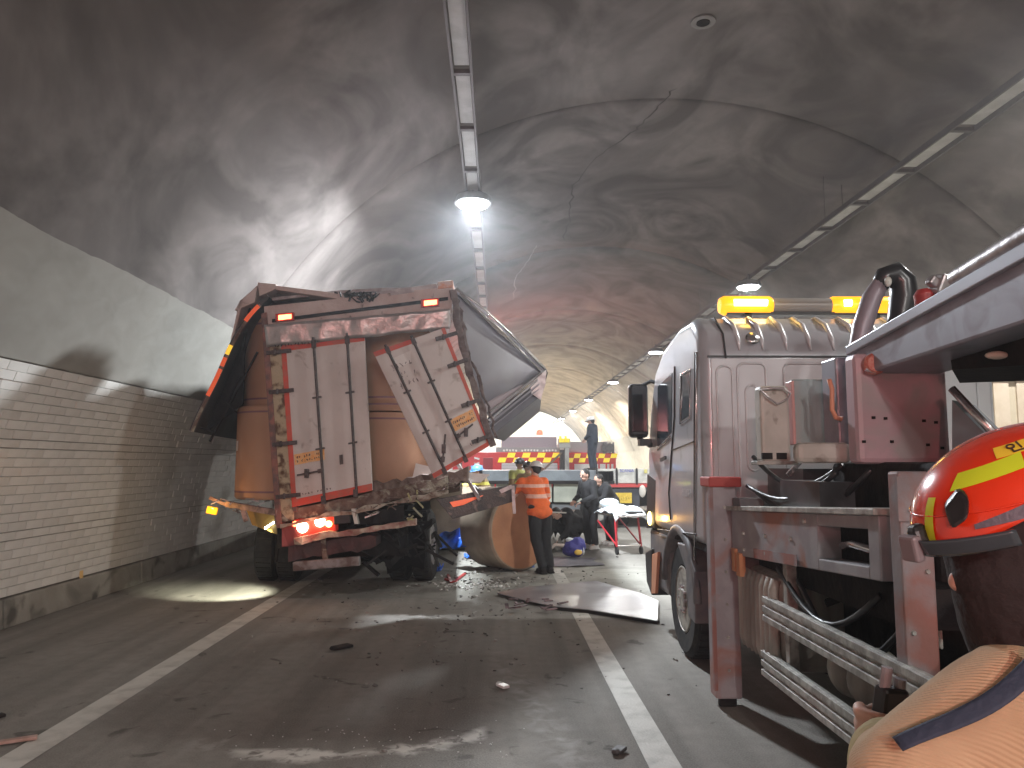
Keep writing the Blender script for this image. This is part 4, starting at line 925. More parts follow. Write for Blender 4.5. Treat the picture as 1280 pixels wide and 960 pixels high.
# ribbed guard tank, rails, posts, tanks
b = MB(); b.b2((1.68, 4.62, .42), (2.25, 5.3, .98)); tank = b.build('ribbed_tank', DIRTY, wk, bevel=.05)
for k in range(8):
    yy = 4.67 + .082 * k; MB().tube([V((1.67, yy, .46)), V((1.65, yy, .52)), V((1.65, yy, .9)), V((1.67, yy, .96))], .032, 8).build('tank_rib', DIRTY, tank, smooth=True)
for (z_, ya) in ((.78, 4.75), (.45, 4.8)):
    b = MB(); b.b2((1.62, 1.2, z_ - .075), (1.65, ya, z_ + .075))
    for dz in (-.055, 0, .055): b.b2((1.605, 1.2, z_ + dz - .018), (1.622, ya, z_ + dz + .018))
    b.build('side_guard_rail', RAILM, wk, bevel=.004)
for yy in (4.5, 3.18, 1.9):
    b = MB(); b.b2((1.66, yy - .03, .35), (1.72, yy + .03, 1.1)); b.build('guard_post', RAILM if yy > 4 else BLACK, wk, bevel=.004)
for yy in (4.0, 3.78): MB().ball((1.82, yy, .62), (.14, .095, .15), 18, 12).build('air_tank', DIRTY, wk, smooth=True)
b = MB(); b.b2((2.05, 1.0, .35), (3.4, 5.7, 1.2)); b.b2((1.75, 3.3, .95), (3.6, 5.7, 1.12)); b.build('chassis', BLACK, wk)
b = MB()
for k in range(40):
    p = V((rnd.uniform(1.75, 2.6), rnd.uniform(3.3, 5.5), rnd.uniform(.45, 1.0))); b.bar(p, p + V((rnd.uniform(-.1, .4), rnd.uniform(-.4, .4), rnd.uniform(-.2, .2))), rnd.uniform(.02, .08), rnd.uniform(.02, .08))
b.build('chassis_clutter', BLACK, wk)
# wheels at the back, mostly hidden
for yy in (2.35, 1.05): wheel(wk, (1.9, yy, .5), (-1, 0, 0), .49, .28, RAILM); wheel(wk, (3.6, yy, .5), (1, 0, 0), .49, .28, RAILM)
# machinery between cab and turret
b = MB(); b.b2((1.95, 4.9, 1.12), (3.6, 5.55, 1.62)); b.b2((1.8, 4.3, 1.2), (2.4, 4.9, 1.55))
for k in range(30):
    p = V((rnd.uniform(1.8, 3.0), rnd.uniform(4.2, 5.2), rnd.uniform(1.25, 1.6))); b.tube([p, p + V((rnd.uniform(0, .4), rnd.uniform(-.2, .2), rnd.uniform(-.1, .15))), p + V((rnd.uniform(.2, .7), rnd.uniform(-.2, .2), rnd.uniform(-.3, 0)))], rnd.uniform(.012, .03), 6)
b.build('hydraulic_lines', mat('greasy_black', (.02, .021, .023), .35, 0, (.06, .06, .065), 4), wk)
b = MB(); b.box((1.93, 5.0, 1.62), (.12, .02, .03), (0, -.8, 0)); b.build('pale_clip', CHROME, wk)
b = MB(); b.b2((2.0, 3.5, 1.0), (3.4, 4.6, 1.66)); b.build('turret_base', BLACK, wk, bevel=.03)
# control console
def pbox(px0, px1, py0, py1, Y, depth, m, nm, bev=.012, parent=wk):
    a_, e_ = at(px0, py0, Y), at(px1, py1, Y)
    b = MB(); b.b2((a_.x, Y, e_.z), (e_.x, Y + depth, a_.z)); return b.build(nm, m, parent, bevel=bev)
con = pbox(950, 990, 482, 577, 4.62, .12, BEIGE, 'control_cabinet', .02)
for k in range(2): pbox(953 + 18 * k, 966 + 18 * k, 566, 574, 4.612, .02, BLACK, 'vent_slot', 0, con)
b = MB(); b.tube([at(x, y_, 4.58) for x, y_ in ((950, 487), (962, 498), (972, 505), (985, 498), (988, 492), (980, 486), (966, 485), (950, 487))], .006, 6); b.build('cabinet_latch', GALV, con)
pan = pbox(990, 1046, 474, 556, 4.72, .05, mat('teal_grey_panel', (.3, .37, .37), .15, .1, (.34, .41, .4), 2, coat=.6), 'glossy_panel', .01)
pbox(989, 996, 476, 556, 4.66, .1, mat('pinkish_trim', (.55, .3, .28), .4), 'panel_edge', .006)
bx = pbox(997, 1066, 553, 579, 4.3, .1, BEIGE, 'lower_housing', .03)
pbox(947, 998, 576, 581, 4.6, .12, RAILM, 'cabinet_sill', .004)
pbox(1044, 1068, 446, 556, 4.35, .2, BOOM, 'turret_frame', .012)
b = MB(); b.tube([at(x, y_, 4.28) for x, y_ in ((1036, 474), (1040, 486), (1040, 512), (1045, 522), (1052, 524))], .014, 8); b.build('grab_handle', mat('coral_handle', (.6, .25, .15), .45), wk, smooth=True)
mb_ = pbox(1068, 1191, 441, 580, 4.0, .14, PINKLITBOX, 'pink_lit_housing', .03)
b = MB(); 
for (x, y_) in ((1092, 522), (1107, 523), (1155, 526), (1170, 528), (1080, 552), (1115, 552), (1160, 556), (1178, 560)): b.box(at(x, y_, 3.995), (.018, .006, .014))
b.build('bolt_hole', BLACK, mb_)
lc = at(1096, 454, 3.93); MB().lathe([(.055, .08), (.058, .02), (.045, 0)], lc + V((0, 0, 0)), (.1, 1, 0), 20).build('round_red_lamp', mat('ribbed_red_lens', (.45, .1, .07), .3, 0, (.5, .2, .15), 60), mb_, smooth='auto')
b = MB(); b.bar(at(1100, 441, 3.9), at(1112, 447, 3.9), .012, .01); b.bar(at(1082, 462, 3.95), at(1094, 466, 3.95), .015, .015); b.build('lamp_bracket', CHROME, mb_)
# bolts, latches, decals and loose lines on the crane side
for (yy, f_) in ((5.1, .5), (4.7, .5), (4.3, .5), (5.1, .15), (4.7, .15), (4.3, .15), (4.1, .85)):
    MB().lathe([(.014, 0), (.012, .012)], bp(yy, f_) + V((0, 0, 0)), (-1, 0, 0), 6).build('bolt', RAILM, beam)
for k in range(6): MB().lathe([(.012, 0), (.01, .01)], (1.58, 5.38, .25 + .22 * k), (0, -1, 0), 6).build('bolt', RAILM, c1)
for k in range(5): MB().lathe([(.011, 0), (.009, .01)], (1.66 + .07 * (k % 2), 3.12, .5 + .24 * k), (0, -1, 0), 6).build('bolt', RAILM, c2)
b = MB(); b.bar((1.617, 4.9, 1.09), (1.617, 4.2, 1.13), .06, .004, up=(1, 0, 0)); b.build('scraped_patch', CRANER, beam)
for (p0, p1, sag) in (((1.72, 5.3, 1.5), (1.9, 4.3, 1.6), .12), ((1.75, 5.2, 1.46), (2.0, 4.1, 1.62), .2), ((1.8, 5.4, 1.7), (1.98, 4.4, 1.64), .16), ((1.66, 4.6, 1.04), (1.72, 3.5, 1.06), .22), ((1.7, 4.4, 1.0), (1.75, 3.3, 1.0), .3)):
    p0, p1 = V(p0), V(p1); MB().tube([lerp(p0, p1, t / 10) - V((0, 0, sag * sin(pi * t / 10))) for t in range(11)], .016, 8).build('hydraulic_hose', DPLASTIC, wk, smooth=True)
# boom
def bpz(y_): t = (4.25 - y_) / 1.41; return 2.12 + .05 * t, 2.30 + .155 * t
b = MB(); z0a, z1a = bpz(4.25); z0b, z1b = bpz(-.4)
b.hexa([V((1.96, 4.25, z0a)), V((2.36, 4.25, z0a)), V((2.36, -.4, z0b)), V((1.96, -.4, z0b)), V((1.96, 4.25, z1a)), V((2.36, 4.25, z1a)), V((2.36, -.4, z1b)), V((1.96, -.4, z1b))])
boom = b.build('boom', BOOM, wk, bevel=.015)
b = MB(); b.hexa([V((1.935, 4.2, z1a - .05)), V((1.96, 4.2, z1a - .05)), V((1.96, -.4, z1b - .085)), V((1.935, -.4, z1b - .085)), V((1.935, 4.2, z1a)), V((1.96, 4.2, z1a)), V((1.96, -.4, z1b)), V((1.935, -.4, z1b))]); b.build('boom_flange', mat('boom_flange_pale', (.36, .38, .43), .35, .3), boom, bevel=.006)
b = MB(); b.tube([V((2.1, 3.4, 2.49)), V((2.1, .2, 2.88))], .05, 12); b.build('boom_cylinder', GALV, boom, smooth='auto')
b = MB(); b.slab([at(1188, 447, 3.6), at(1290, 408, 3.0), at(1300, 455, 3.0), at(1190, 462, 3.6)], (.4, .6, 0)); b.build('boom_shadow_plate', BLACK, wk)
b = MB(); b.tube([at(1190, 486, 3.6), at(1255, 556, 3.4)], .02, 8); b.build('pale_strut', CHROME, wk, smooth=True)
b = MB(); b.slab([at(1190, 500, 3.65), at(1245, 556, 3.45), at(1190, 590, 3.6)], (.3, .3, 0)); b.build('slanted_plate', GREYB, wk)
MB().ball(at(1246, 444, 3.2), (.05, .03, .018), 12, 8).build('pale_glove', mat('pale_rag', (.6, .57, .48), .8), wk, smooth=True)
b = MB(); hp = [(1072, 436), (1078, 408), (1090, 372), (1102, 352)]; b.tube([at(x, y_, 4.3) for x, y_ in hp], [.05, .055, .055, .045], 14); b.build('hose_sleeve', mat('violet_grey_sleeve', (.25, .22, .25), .4, .2), wk, smooth='auto')
b = MB(); hp = [(1098, 360), (1106, 346), (1118, 342), (1128, 352), (1130, 372), (1125, 400), (1116, 425)]; b.tube([at(x, y_, 4.3) for x, y_ in hp], [.045, .06, .07, .075, .078, .07, .06], 16)
b.build('black_hose', mat('glossy_black_hose', (.02, .022, .025), .28), wk, smooth=True)
MB().ball(at(1110, 352, 4.22), (.02, .02, .03), 10, 8).build('hose_clip', mat('pale_clip_paint', (.55, .6, .55), .4), wk, smooth=True)
b = MB(); b.lathe([(.05, 0), (.05, .05), (.03, .075)], at(1157, 380, 3.75), (-.1, 0, 1), 16); b.build('small_red_beacon', mat('dull_red_beacon', (.35, .04, .04), .35), boom, smooth='auto')
b = MB(); b.box(at(1178, 357, 3.7), (.08, .08, .1), (.2, .3, .2)); b.box(at(1190, 362, 3.7), (.06, .06, .06), (.5, .3, .2)); b.box(at(1166, 352, 3.7), (.05, .05, .05), (.1, .6, .2)); b.build('hook_block', GALV, boom, bevel=.012)
b = MB(); b.bar(at(1112, 436, 4.2), at(1070, 448, 4.3), .1, .12); b.bar(at(1085, 420, 4.3), at(1068, 440, 4.3), .05, .06); b.build('boom_pivot', BOOM, boom, bevel=.01)

# ================================================================ BEIGE TRUCK BODY behind the wrecker
bt = thing('box_truck', 'beige panelled box truck standing behind the wrecker boom near the right wall', 'truck', (6.2, 12, 0))
b = MB(); b.b2((5.0, 9.6, .95), (7.4, 14.6, 2.85)); bdy = b.build('box_body', mat('beige_box_paint', (.62, .55, .42), .6, 0, (.55, .48, .36), 4), bt, bevel=.02)
for k in range(8): MB().b2((5.08 + .3 * k, 9.57, 1.05), (5.28 + .3 * k, 9.61, 2.75)).build('panel', mat('cream_panel', (.66, .56, .44), .6, 0, (.6, .5, .38), 5), bdy, bevel=.006)
for k in range(3): MB().b2((4.99, 9.55, 1.0 + .85 * k), (7.41, 9.6, 1.06 + .85 * k)).build('cross_rail', RUSTY, bdy)
b = MB(); b.b2((5.0, 14.7, .6), (7.4, 16.4, 2.6)); cb2 = b.build('cab', mat('cream_cab', (.55, .5, .42), .4), bt, bevel=.1); MB().b2((5.15, 16.38, 1.6), (7.25, 16.42, 2.4)).build('windscreen', GLASS, cb2)
b = MB(); b.b2((5.5, 9.7, .6), (6.9, 16, .94)); b.build('chassis', BLACK, bt)
for yy in (10.8, 15.6):
    for x in (5.25, 7.15): wheel(bt, (x, yy, .45), (-1 if x < 6 else 1, 0, 0), .45, .25, RAILM)

# ================================================================ BACKGROUND VEHICLES
def abox(px0, px1, py0, py1, Y, depth, m, nm, parent, bev=0):
    a_, e_ = at(px0, py0, Y), at(px1, py1, Y)
    b = MB(); b.b2((a_.x, Y, e_.z), (e_.x, Y + depth, a_.z)); return b.build(nm, m, parent, bevel=bev)
FY = 29.0
fe = thing('fire_engine', 'red fire engine with yellow and red checks parked across the tunnel behind the rescuers', 'fire engine', (-.5, FY + 1.2, 0))
body = abox(470, 700, 565, 640, FY, 2.4, FRED, 'body', fe, .03)
abox(627, 696, 546, 560, FY + .2, 2, mat('violet_grey_locker', (.3, .26, .3), .5), 'roof_locker', fe, .02)
abox(620, 700, 559, 566, FY + .03, 2.3, mat('grey_roof_edge', (.25, .25, .26), .4), 'roof_edge', fe, .01)
abox(627, 697, 579, 602, FY - .02, .05, FGREY, 'shutter', body, .01)
for k in range(5): MB().b2((at(627, 0, FY).x, FY - .03, 1.15 + .11 * k), (at(697, 0, FY).x, FY - .018, 1.16 + .11 * k)).build('shutter_slat', mat('slat_shadow', (.3, .29, .3), .5), body)
def checks(px0, px1, py0, py1, Y, parent, n, lean):
    for r_ in range(2):
        for k in range(n):
            m_ = CHKY if (k + r_) % 2 else CHKR
            x0, x1 = px0 + (px1 - px0) * k / n, px0 + (px1 - px0) * (k + 1) / n
            ya, yb = py0 + (py1 - py0) * r_ / 2, py0 + (py1 - py0) * (r_ + 1) / 2
            l0, l1 = lean * (1 - r_ / 2), lean * (1 - (r_ + 1) / 2)
            MB().slab([at(x0 + l0, ya, Y), at(x1 + l0, ya, Y), at(x1 + l1, yb, Y), at(x0 + l1, yb, Y)], (0, .03, 0)).build('check', m_, parent)
checks(622, 697, 566, 578, FY - .04, body, 8, 4)
for k in range(18):
    p = at(630 + 3.8 * k, 563 + random.uniform(-.6, .6), FY + .0); MB().box(p, (.07, .02, .07), (0, .3, 0)).build('painted_letter', mat('white_letter', (.7, .7, .7), .5), body) if k % 7 != 5 else None
b = MB(); marks(b, [at(590, 570, FY), at(600, 570, FY), at(600, 596, FY), at(590, 596, FY)], 4, 1, 0, 1, 0, 1, -.02, 2)
for k in range(4): b.box(at(596, 573 + 6.5 * k, FY - .03), (.2, .02, .06), (0, .3 * (-1) ** k, 0))
b.build('painted_letter', mat('white_letter', (.7, .7, .7), .5), body)
abox(604, 616, 572, 592, FY - .03, .05, mat('deep_red_panel', (.25, .01, .02), .3), 'crew_window', body, .01)
for x in (-4.2, 1.2): wheel(fe, (x, FY + .1, .5), (0, -1, 0), .5, .28, RAILM)
fe2 = thing('fire_engine', 'shorter red fire engine right of the grey pillar, behind the man in navy', 'fire engine', (3.9, FY + 2.5, 0))
body2 = abox(705, 771, 566, 640, FY + .4, 5.5, FRED, 'body', fe2, .03)
abox(706, 760, 552, 566, FY + .6, 5, mat('grey_roof_edge', (.25, .25, .26), .4), 'roof_locker', fe2, .02)
checks(708, 769, 567, 578, FY + .35, body2, 8, 3)
abox(718, 748, 580, 602, FY + .37, .05, mat('pale_shutter', (.6, .61, .6), .45), 'shutter', body2, .01); abox(750, 767, 580, 594, FY + .37, .05, mat('pale_shutter', (.6, .61, .6), .45), 'shutter', body2, .01)
for k in range(3): abox(757 + 5 * k, 759 + 5 * k, 579, 592, FY + .33, .05, CHKR, 'red_stripe', body2)
b = MB()
for k in range(14): p = at(752 + k * 1.1, 560, FY + .5); b.box(p, (.04, .4, random.uniform(.2, .45)))
b.build('roof_equipment', PLASTIC, fe2)
for x in (3.0, 4.5): wheel(fe2, (x, FY + .5, .5), (0, -1, 0), .5, .28, RAILM)
pl_ = thing('ladder_pillar', 'grey ladder pillar with yellow warning panel between the two fire engines', 'ladder', (at(702, 560, FY - .5).x, FY - .5, 0))
abox(698, 713, 548, 560, FY - .5, .4, mat('pillar_grey', (.35, .36, .35), .5), 'head_box', pl_, .02)
abox(706, 712, 560, 640, FY - .5, .4, mat('pillar_grey', (.35, .36, .35), .5), 'pillar', pl_, .01)
abox(700, 706, 562, 640, FY - .5, .3, DPLASTIC, 'dark_pillar', pl_, .01)
for k in range(4): abox(699 + 3.3 * k, 702 + 3.3 * k, 545 + (k % 2) * 3, 553, FY - .56, .04, CHKY, 'warning_panel', pl_)
b = MB(); b.bar(at(672, 594, 22), at(702, 566, FY - .8), .05, .05); po_ = b.build('long_pole', DPLASTIC); props(po_, 'long dark pole slanting up from the firefighters to the ladder pillar', 'pole')
for k, x in enumerate((-1.2, 1.6)): MB().lathe([(.12, 0), (.13, .05), (.11, .16), (.05, .2)], (x, FY + .3, 2.75 if k else 2.52), n=16).build('red_beacon', mat('lit_red_beacon', (.8, .03, .02), .3, emit=(1, .05, .03), estr=6), fe, smooth='auto')
# grey flatbed across the road
GY = 20.0
fb = thing('flatbed_truck', 'grey flatbed truck with green-grey lockers standing across the road behind the firefighters', 'truck', (.9, GY + 1.2, 0))
abox(505, 768, 588, 603, GY, 2.3, GREYB, 'bed_side', fb, .02)
for k, (x0, x1) in enumerate(((560, 618), (620, 654), (656, 690), (692, 728), (730, 766))): abox(x0, x1, 604, 628, GY + .08, .5, GREYG, 'locker', fb, .02)
abox(505, 768, 601, 605, GY - .03, .1, BLACK, 'seam_rail', fb)
b = MB(); b.b2((-2.2, GY + .5, .5), (3.0, GY + 1.9, 1.0)); b.build('chassis', BLACK, fb)
abox(690, 732, 630, 637, GY + .2, .3, mat('guard_grey', (.16, .17, .18), .5), 'side_guard', fb, .01)
for x in (-1.9, -1.0, 2.6): wheel(fb, (x, GY + .15, .45), (0, -1, 0), .45, .27, RAILM)
b = MB(); b.b2((-4.4, GY - .1, .5), (-2.5, GY + 2.3, 2.3)); b.build('cab', mat('dull_blue_cab', (.1, .12, .16), .4), fb, bevel=.12)
tk = thing('tail_of_truck', 'dropside truck tail with pale panels, red stripe and blue lettering beside the wrecker cab', 'truck', (4.2, GY + 4, 0))
zt, zb = at(0, 587, GY).z, at(0, 604, GY).z
pxs = [746, 771, 796, 822, 848, 872]
tg = MB(); tg.b2((at(745, 0, GY).x, GY + .05, zb - .05), (at(873, 0, GY).x, GY + .09, zt - .01)); tg = tg.build('tail_gate', GREYB, tk)
for k in range(5):
    abox(pxs[k] + 1.2, pxs[k + 1] - 1.2, 586, 604, GY, .05, WPANEL, 'gate_panel', tg, .008)
    abox(pxs[k] - 1, pxs[k] + 1, 585, 606, GY - .03, .06, DPLASTIC, 'stake', tg)
abox(752, 873, 604.5, 609, GY - .02, .06, mat('red_stripe_paint', (.5, .06, .06), .5), 'red_stripe', tg)
text('SCANIA', 'lettering', tg, at(783.5, 588.5, GY - .03), (1, 0, 0), (0, 0, 1), .105, BLUEINK, .004)
b = MB(); b.box(at(807, 589, GY - .02), (.08, .02, .1)); b.build('yellow_emblem', mat('faded_yellow', (.6, .55, .2), .6), tg)
b = MB(); b.b2((at(745, 0, GY).x, GY + .1, .95), (at(873, 0, GY).x, GY + 8, 1.1)); b.build('load_bed', GREYB, tk)
b = MB(); b.b2((3.4, GY + .3, .55), (4.8, GY + 8, .95)); b.b2((2.95, GY + .25, .62), (5.2, GY + .4, .9)); b.build('chassis', BLACK, tk)
pt_ = abox(769, 790, 616, 629, GY - .05, .03, PLATE, 'number_plate', tk, .004)
b = MB(); pq_ = [at(772, 619, GY - .06), at(787, 619, GY - .06), at(787, 626, GY - .06), at(772, 626, GY - .06)]; marks(b, pq_, 1, 5, 0, 1, 0, 1, -.01, 2); b.build('print', mat('faded_plate_ink', (.3, .2, .03), .6), pt_)
abox(765, 800, 610, 636, GY + .05, .05, mat('dark_tail_panel', (.05, .055, .07), .6), 'tail_panel', tk, .02)
b = MB(); b.ball(at(803, 614, GY - .1), (.09, .03, .16), 10, 8); b.build('white_mudguard', mat('offwhite_guard', (.6, .57, .52), .6), tk, smooth=True)
for x in (3.4, 5.0): wheel(tk, (x, GY + 1.2, .48), (0, -1, 0) if 0 else ((-1 if x < 4 else 1), 0, 0), .48, .3, RAILM)
#PART3
# ================================================================ PEOPLE
def blob(name, mb, m, parent, vox, wr=0, sm=4, label=None, wsize=.12):
    o = mb.build(name, m, parent, smooth=True, local=True, fix=True, label=label)
    r_ = o.modifiers.new('remesh', 'REMESH'); r_.mode = 'VOXEL'; r_.voxel_size = vox; r_.use_smooth_shade = True
    s_ = o.modifiers.new('smooth', 'SMOOTH'); s_.iterations = sm; s_.factor = .5
    if wr:
        tx = bpy.data.textures.get('wrinkle') or bpy.data.textures.new('wrinkle', 'CLOUDS'); tx.noise_scale = .11
        d_ = o.modifiers.new('wrinkle', 'DISPLACE'); d_.texture = tx; d_.strength = wr; d_.mid_level = .5
    return o
BASE = dict(pelvis=(0, 0, .95), waist=(0, 0, 1.1), chest=(0, .01, 1.32), neck=(0, 0, 1.47), head=(0, .03, 1.6),
            sl=(-.18, 0, 1.41), el=(-.25, -.02, 1.13), wl=(-.26, .1, .9), sr=(.18, 0, 1.41), er=(.25, -.02, 1.13), wr=(.26, .1, .9),
            hl=(-.09, 0, .92), kl=(-.1, .03, .5), al=(-.11, -.02, .09), hr=(.09, 0, .92), kr=(.1, .03, .5), ar=(.11, -.02, .09))
def hand(mb, w, d, side, s=1.0):
    """palm, four unequal curled fingers and a thumb from the side of the palm"""
    w = V(w); d = V(d).normalized(); x = d.cross(V((0, 0, 1)))
    if x.length < .2: x = V((1, 0, 0))
    x.normalize(); n = x.cross(d)
    for k in range(4):
        o_ = x * (k - 1.5) * .021 * s; mb.cap(w + d * .02 * s + o_ * .7, w + d * .085 * s + o_, .016 * s, .013 * s, 8)
        L_ = (.062, .075, .07, .055)[k] * s; a_ = w + d * .09 * s + o_ * 1.1; b_ = a_ + d * L_ * .5 - n * .01 * s; c_ = b_ + d * L_ * .35 - n * .028 * s
        mb.cap(a_, b_, .0105 * s, .0098 * s, 8); mb.cap(b_, c_, .0098 * s, .0085 * s, 8)
    t0 = w + d * .03 * s + x * .035 * s * side; t1 = t0 + (d * .03 + x * .025 * side) * s; t2 = t1 + (d * .028 - n * .012) * s
    mb.cap(t0, t1, .014 * s, .012 * s, 8); mb.cap(t1, t2, .012 * s, .01 * s, 8)
def half(mb, c, r, rot=None, low=.0, nu=24, nv=10):
    c = V(c); m_ = Euler(rot).to_matrix() if rot else Matrix.Identity(3); t1 = math.acos(max(-1, low))
    vs = [c + m_ @ V((r[0] * sin(t1 * i / nv + .001) * cos(2 * pi * j / nu), r[1] * sin(t1 * i / nv + .001) * sin(2 * pi * j / nu), r[2] * cos(t1 * i / nv))) for i in range(nv + 1) for j in range(nu)]
    mb.add(vs, [(i * nu + j, (i + 1) * nu + j, (i + 1) * nu + (j + 1) % nu, i * nu + (j + 1) % nu) for i in range(nv) for j in range(nu)])
def person(label, loc, rotz, pose, top, legs, shoes, helmet=None, hair=True, group=None, vox=.011, sc=1.0, look=0.0, jacket_len=.0, gloves=None):
    J = {k: V(v) * sc for k, v in {**BASE, **pose}.items()}
    t = thing('person', label, 'person', loc, rotz, group)
    # body
    b = MB(); h = J['head']; up = (h - J['neck']).normalized()
    hr_ = (-math.atan2(up.y, up.z) * .45, math.atan2(up.x, up.z) * .6, look)
    hm = Euler(hr_).to_matrix()
    b.ball(h + hm @ V((0, 0, .02)), (.076, .095, .1), 16, 12, hr_); b.ball(h + hm @ V((0, .025, -.06)), (.052, .06, .055), 12, 8, hr_)
    b.cap(h + hm @ V((0, .09, .01)), h + hm @ V((0, .105, -.02)), .011, .016, 8); b.ball(h + hm @ V((0, .083, -.06)), (.025, .012, .008), 8, 6, hr_)
    for s in (-1, 1): b.ball(h + hm @ V((s * .078, -.005, -.01)), (.012, .02, .032), 8, 6, hr_); b.ball(h + hm @ V((s * .033, .083, .028)), (.02, .012, .008), 8, 6, hr_)
    b.cap(J['neck'] - V((0, 0, .03)), h - up * .05, .058, .055)
    b.ball(J['chest'], (.15, .1, .17)); b.ball(J['waist'], (.13, .09, .14)); b.ball(J['pelvis'], (.15, .1, .12))
    b.cap(J['pelvis'], J['chest'], .1, .1); b.cap(J['chest'], J['neck'], .1, .06)
    for s, q in ((-1, 'l'), (1, 'r')):
        b.cap(J['chest'] + V((0, 0, .06)), J['s' + q], .07, .055); b.cap(J['s' + q], J['e' + q], .05, .04); b.cap(J['e' + q], J['w' + q], .04, .026)
        hand(b, J['w' + q], J['w' + q] - J['e' + q], -s)
        b.cap(J['pelvis'], J['h' + q], .1, .09); b.cap(J['h' + q], J['k' + q], .085, .058); b.cap(J['k' + q], J['a' + q], .055, .038)
        b.cap(J['a' + q], J['a' + q] + V((0, .13, -.045)), .035, .03)
    blob('body', b, SKIN, t, .0085, 0, 3)
    # eyes
    for s in (-1, 1): MB().ball(h + hm @ V((s * .032, .092, .012)), (.011, .006, .006), 8, 6).build('eye', BLACK, t, smooth=True, local=True)
    # top garment
    b = MB(); e_ = .028
    b.ball(J['chest'], (.165 + e_, .115 + e_, .18)); b.ball(J['waist'], (.15 + e_, .11 + e_, .15)); b.cap(J['pelvis'] + V((0, 0, .02)), J['chest'], .135 + e_, .125 + e_, 14); b.cap(J['chest'], J['neck'], .11 + e_, .065, 12)
    if jacket_len:
        b.ball(J['pelvis'] + V((0, -.015, -.04)), (.21, .165, .12), 20, 12); b.ball(J['pelvis'] + V((0, 0, .06)), (.185, .15, .15), 20, 12)
    for q in 'lr':
        b.cap(J['chest'] + V((0, 0, .05)), J['s' + q], .1, .075); b.cap(J['s' + q], J['e' + q], .075, .06); b.cap(J['e' + q], lerp(J['e' + q], J['w' + q], .93), .06, .046)
    blob('jacket', b, top, t, .014, .018, 2)
    b = MB()
    hr0 = .1 if jacket_len else .12; b.cap(J['hl'] + V((0, .0, .05)), J['hr'] + V((0, .0, .05)), hr0, hr0, 14)
    for q in 'lr': b.cap(J['h' + q] - V((0, 0, .06 if jacket_len else 0)), J['k' + q], .1 if jacket_len else .108, .082); b.cap(J['k' + q], J['a' + q] + V((0, 0, .03)), .08, .068)
    blob('trousers', b, legs, t, .014, .02, 2)
    for q in 'lr':
        a_ = J['a' + q]; b = MB(); b.cap(a_ + V((0, -.03, -.035)), a_ + V((0, .14, -.05)), .05, .04, 12); b.cap(a_, a_ + V((0, 0, .06)), .05, .05, 10); b.box(a_ + V((0, .055, -.078)), (.1, .27, .022)); blob('shoe', b, shoes, t, .01, 0, 2)
    if gloves:
        for q in 'lr':
            b = MB(); hand(b, J['w' + q], J['w' + q] - J['e' + q], 1, 1.12); b.cap(lerp(J['e' + q], J['w' + q], .85), J['w' + q], .05, .045); blob('glove', b, gloves, t, .008, 0, 2)
    if helmet:
        hmn, kind = helmet; b = MB(); c0 = h + hm @ V((0, -.005, .045))
        half(b, c0, (.105, .125, .1), hr_, -.1)
        b2 = b.build('helmet', hmn, t, smooth=True, local=True, fix=False); b2.modifiers.new('solid', 'SOLIDIFY').thickness = .006
        b = MB(); vs = []
        for j in range(24):
            a_ = 2 * pi * j / 24; ext = .03 + (.03 if sin(a_) > .3 else 0) if kind == 'cap' else .035 + (.035 if sin(a_) < -.2 else 0)
            vs += [c0 + hm @ V((.103 * cos(a_), .123 * sin(a_), -.008)), c0 + hm @ V(((.103 + ext) * cos(a_), (.123 + ext) * sin(a_), -.022))]
        b.add(vs, [(2 * j, 2 * j + 1, (2 * j + 3) % 48, (2 * j + 2) % 48) for j in range(24)]); o = b.build('helmet_brim', hmn, b2, smooth=True, local=True, fix=False); o.modifiers.new('solid', 'SOLIDIFY').thickness = .006
        b = MB(); b.cap(c0 + hm @ V((0, -.11, .05)), c0 + hm @ V((0, .1, .075)), .012, .014, 8)
        if kind == 'fire': b.box(c0 + hm @ V((0, .12, .05)), (.05, .02, .05), hr_)
        b.build('crest', PLASTIC if kind == 'fire' else hmn, b2, smooth=True, local=True)
        if kind == 'fire':
            b = MB(); b.box(c0 + hm @ V((.1, -.02, .02)), (.01, .09, .02), hr_); b.box(c0 + hm @ V((-.1, -.02, .02)), (.01, .09, .02), hr_); b.box(c0 + hm @ V((0, -.12, .03)), (.08, .012, .022), hr_); b.build('reflective_tape', WHELM, b2, local=True)
    if hair:
        b = MB(); b.ball(h + hm @ V((0, -.018, .038)), (.084, .098, .092), 16, 12, hr_); b.ball(h + hm @ V((0, -.055, -.01)), (.072, .055, .07), 12, 8, hr_); blob('hair', b, HAIR, t, .008, .01, 1)
    return t
def bandmat(name, base, bands, bandcol, rough=.6):
    """cloth with horizontal sewn-on reflective bands at fixed heights (object space)"""
    m = mat(name, base, .75, 0, tuple(k * .85 for k in base), 8, bump=.3, bscale=25); t = m.node_tree; N = t.nodes; L = t.links; b = N['Principled BSDF']
    tc = N.new('ShaderNodeTexCoord'); sp = N.new('ShaderNodeSeparateXYZ'); L.new(tc.outputs['Object'], sp.inputs[0])
    src = b.inputs['Base Color'].links[0].from_socket; cur = src
    for z0, z1, ax in bands:
        x = N.new('ShaderNodeMath'); x.operation = 'COMPARE'; x.inputs[1].default_value = (z0 + z1) / 2; x.inputs[2].default_value = (z1 - z0) / 2; L.new(sp.outputs[ax], x.inputs[0])
        mx = N.new('ShaderNodeMix'); mx.data_type = 'RGBA'; L.new(x.outputs[0], mx.inputs[0]); L.new(cur, mx.inputs[6]); mx.inputs[7].default_value = (*bandcol, 1); cur = mx.outputs[2]
    L.new(cur, b.inputs['Base Color']); return m
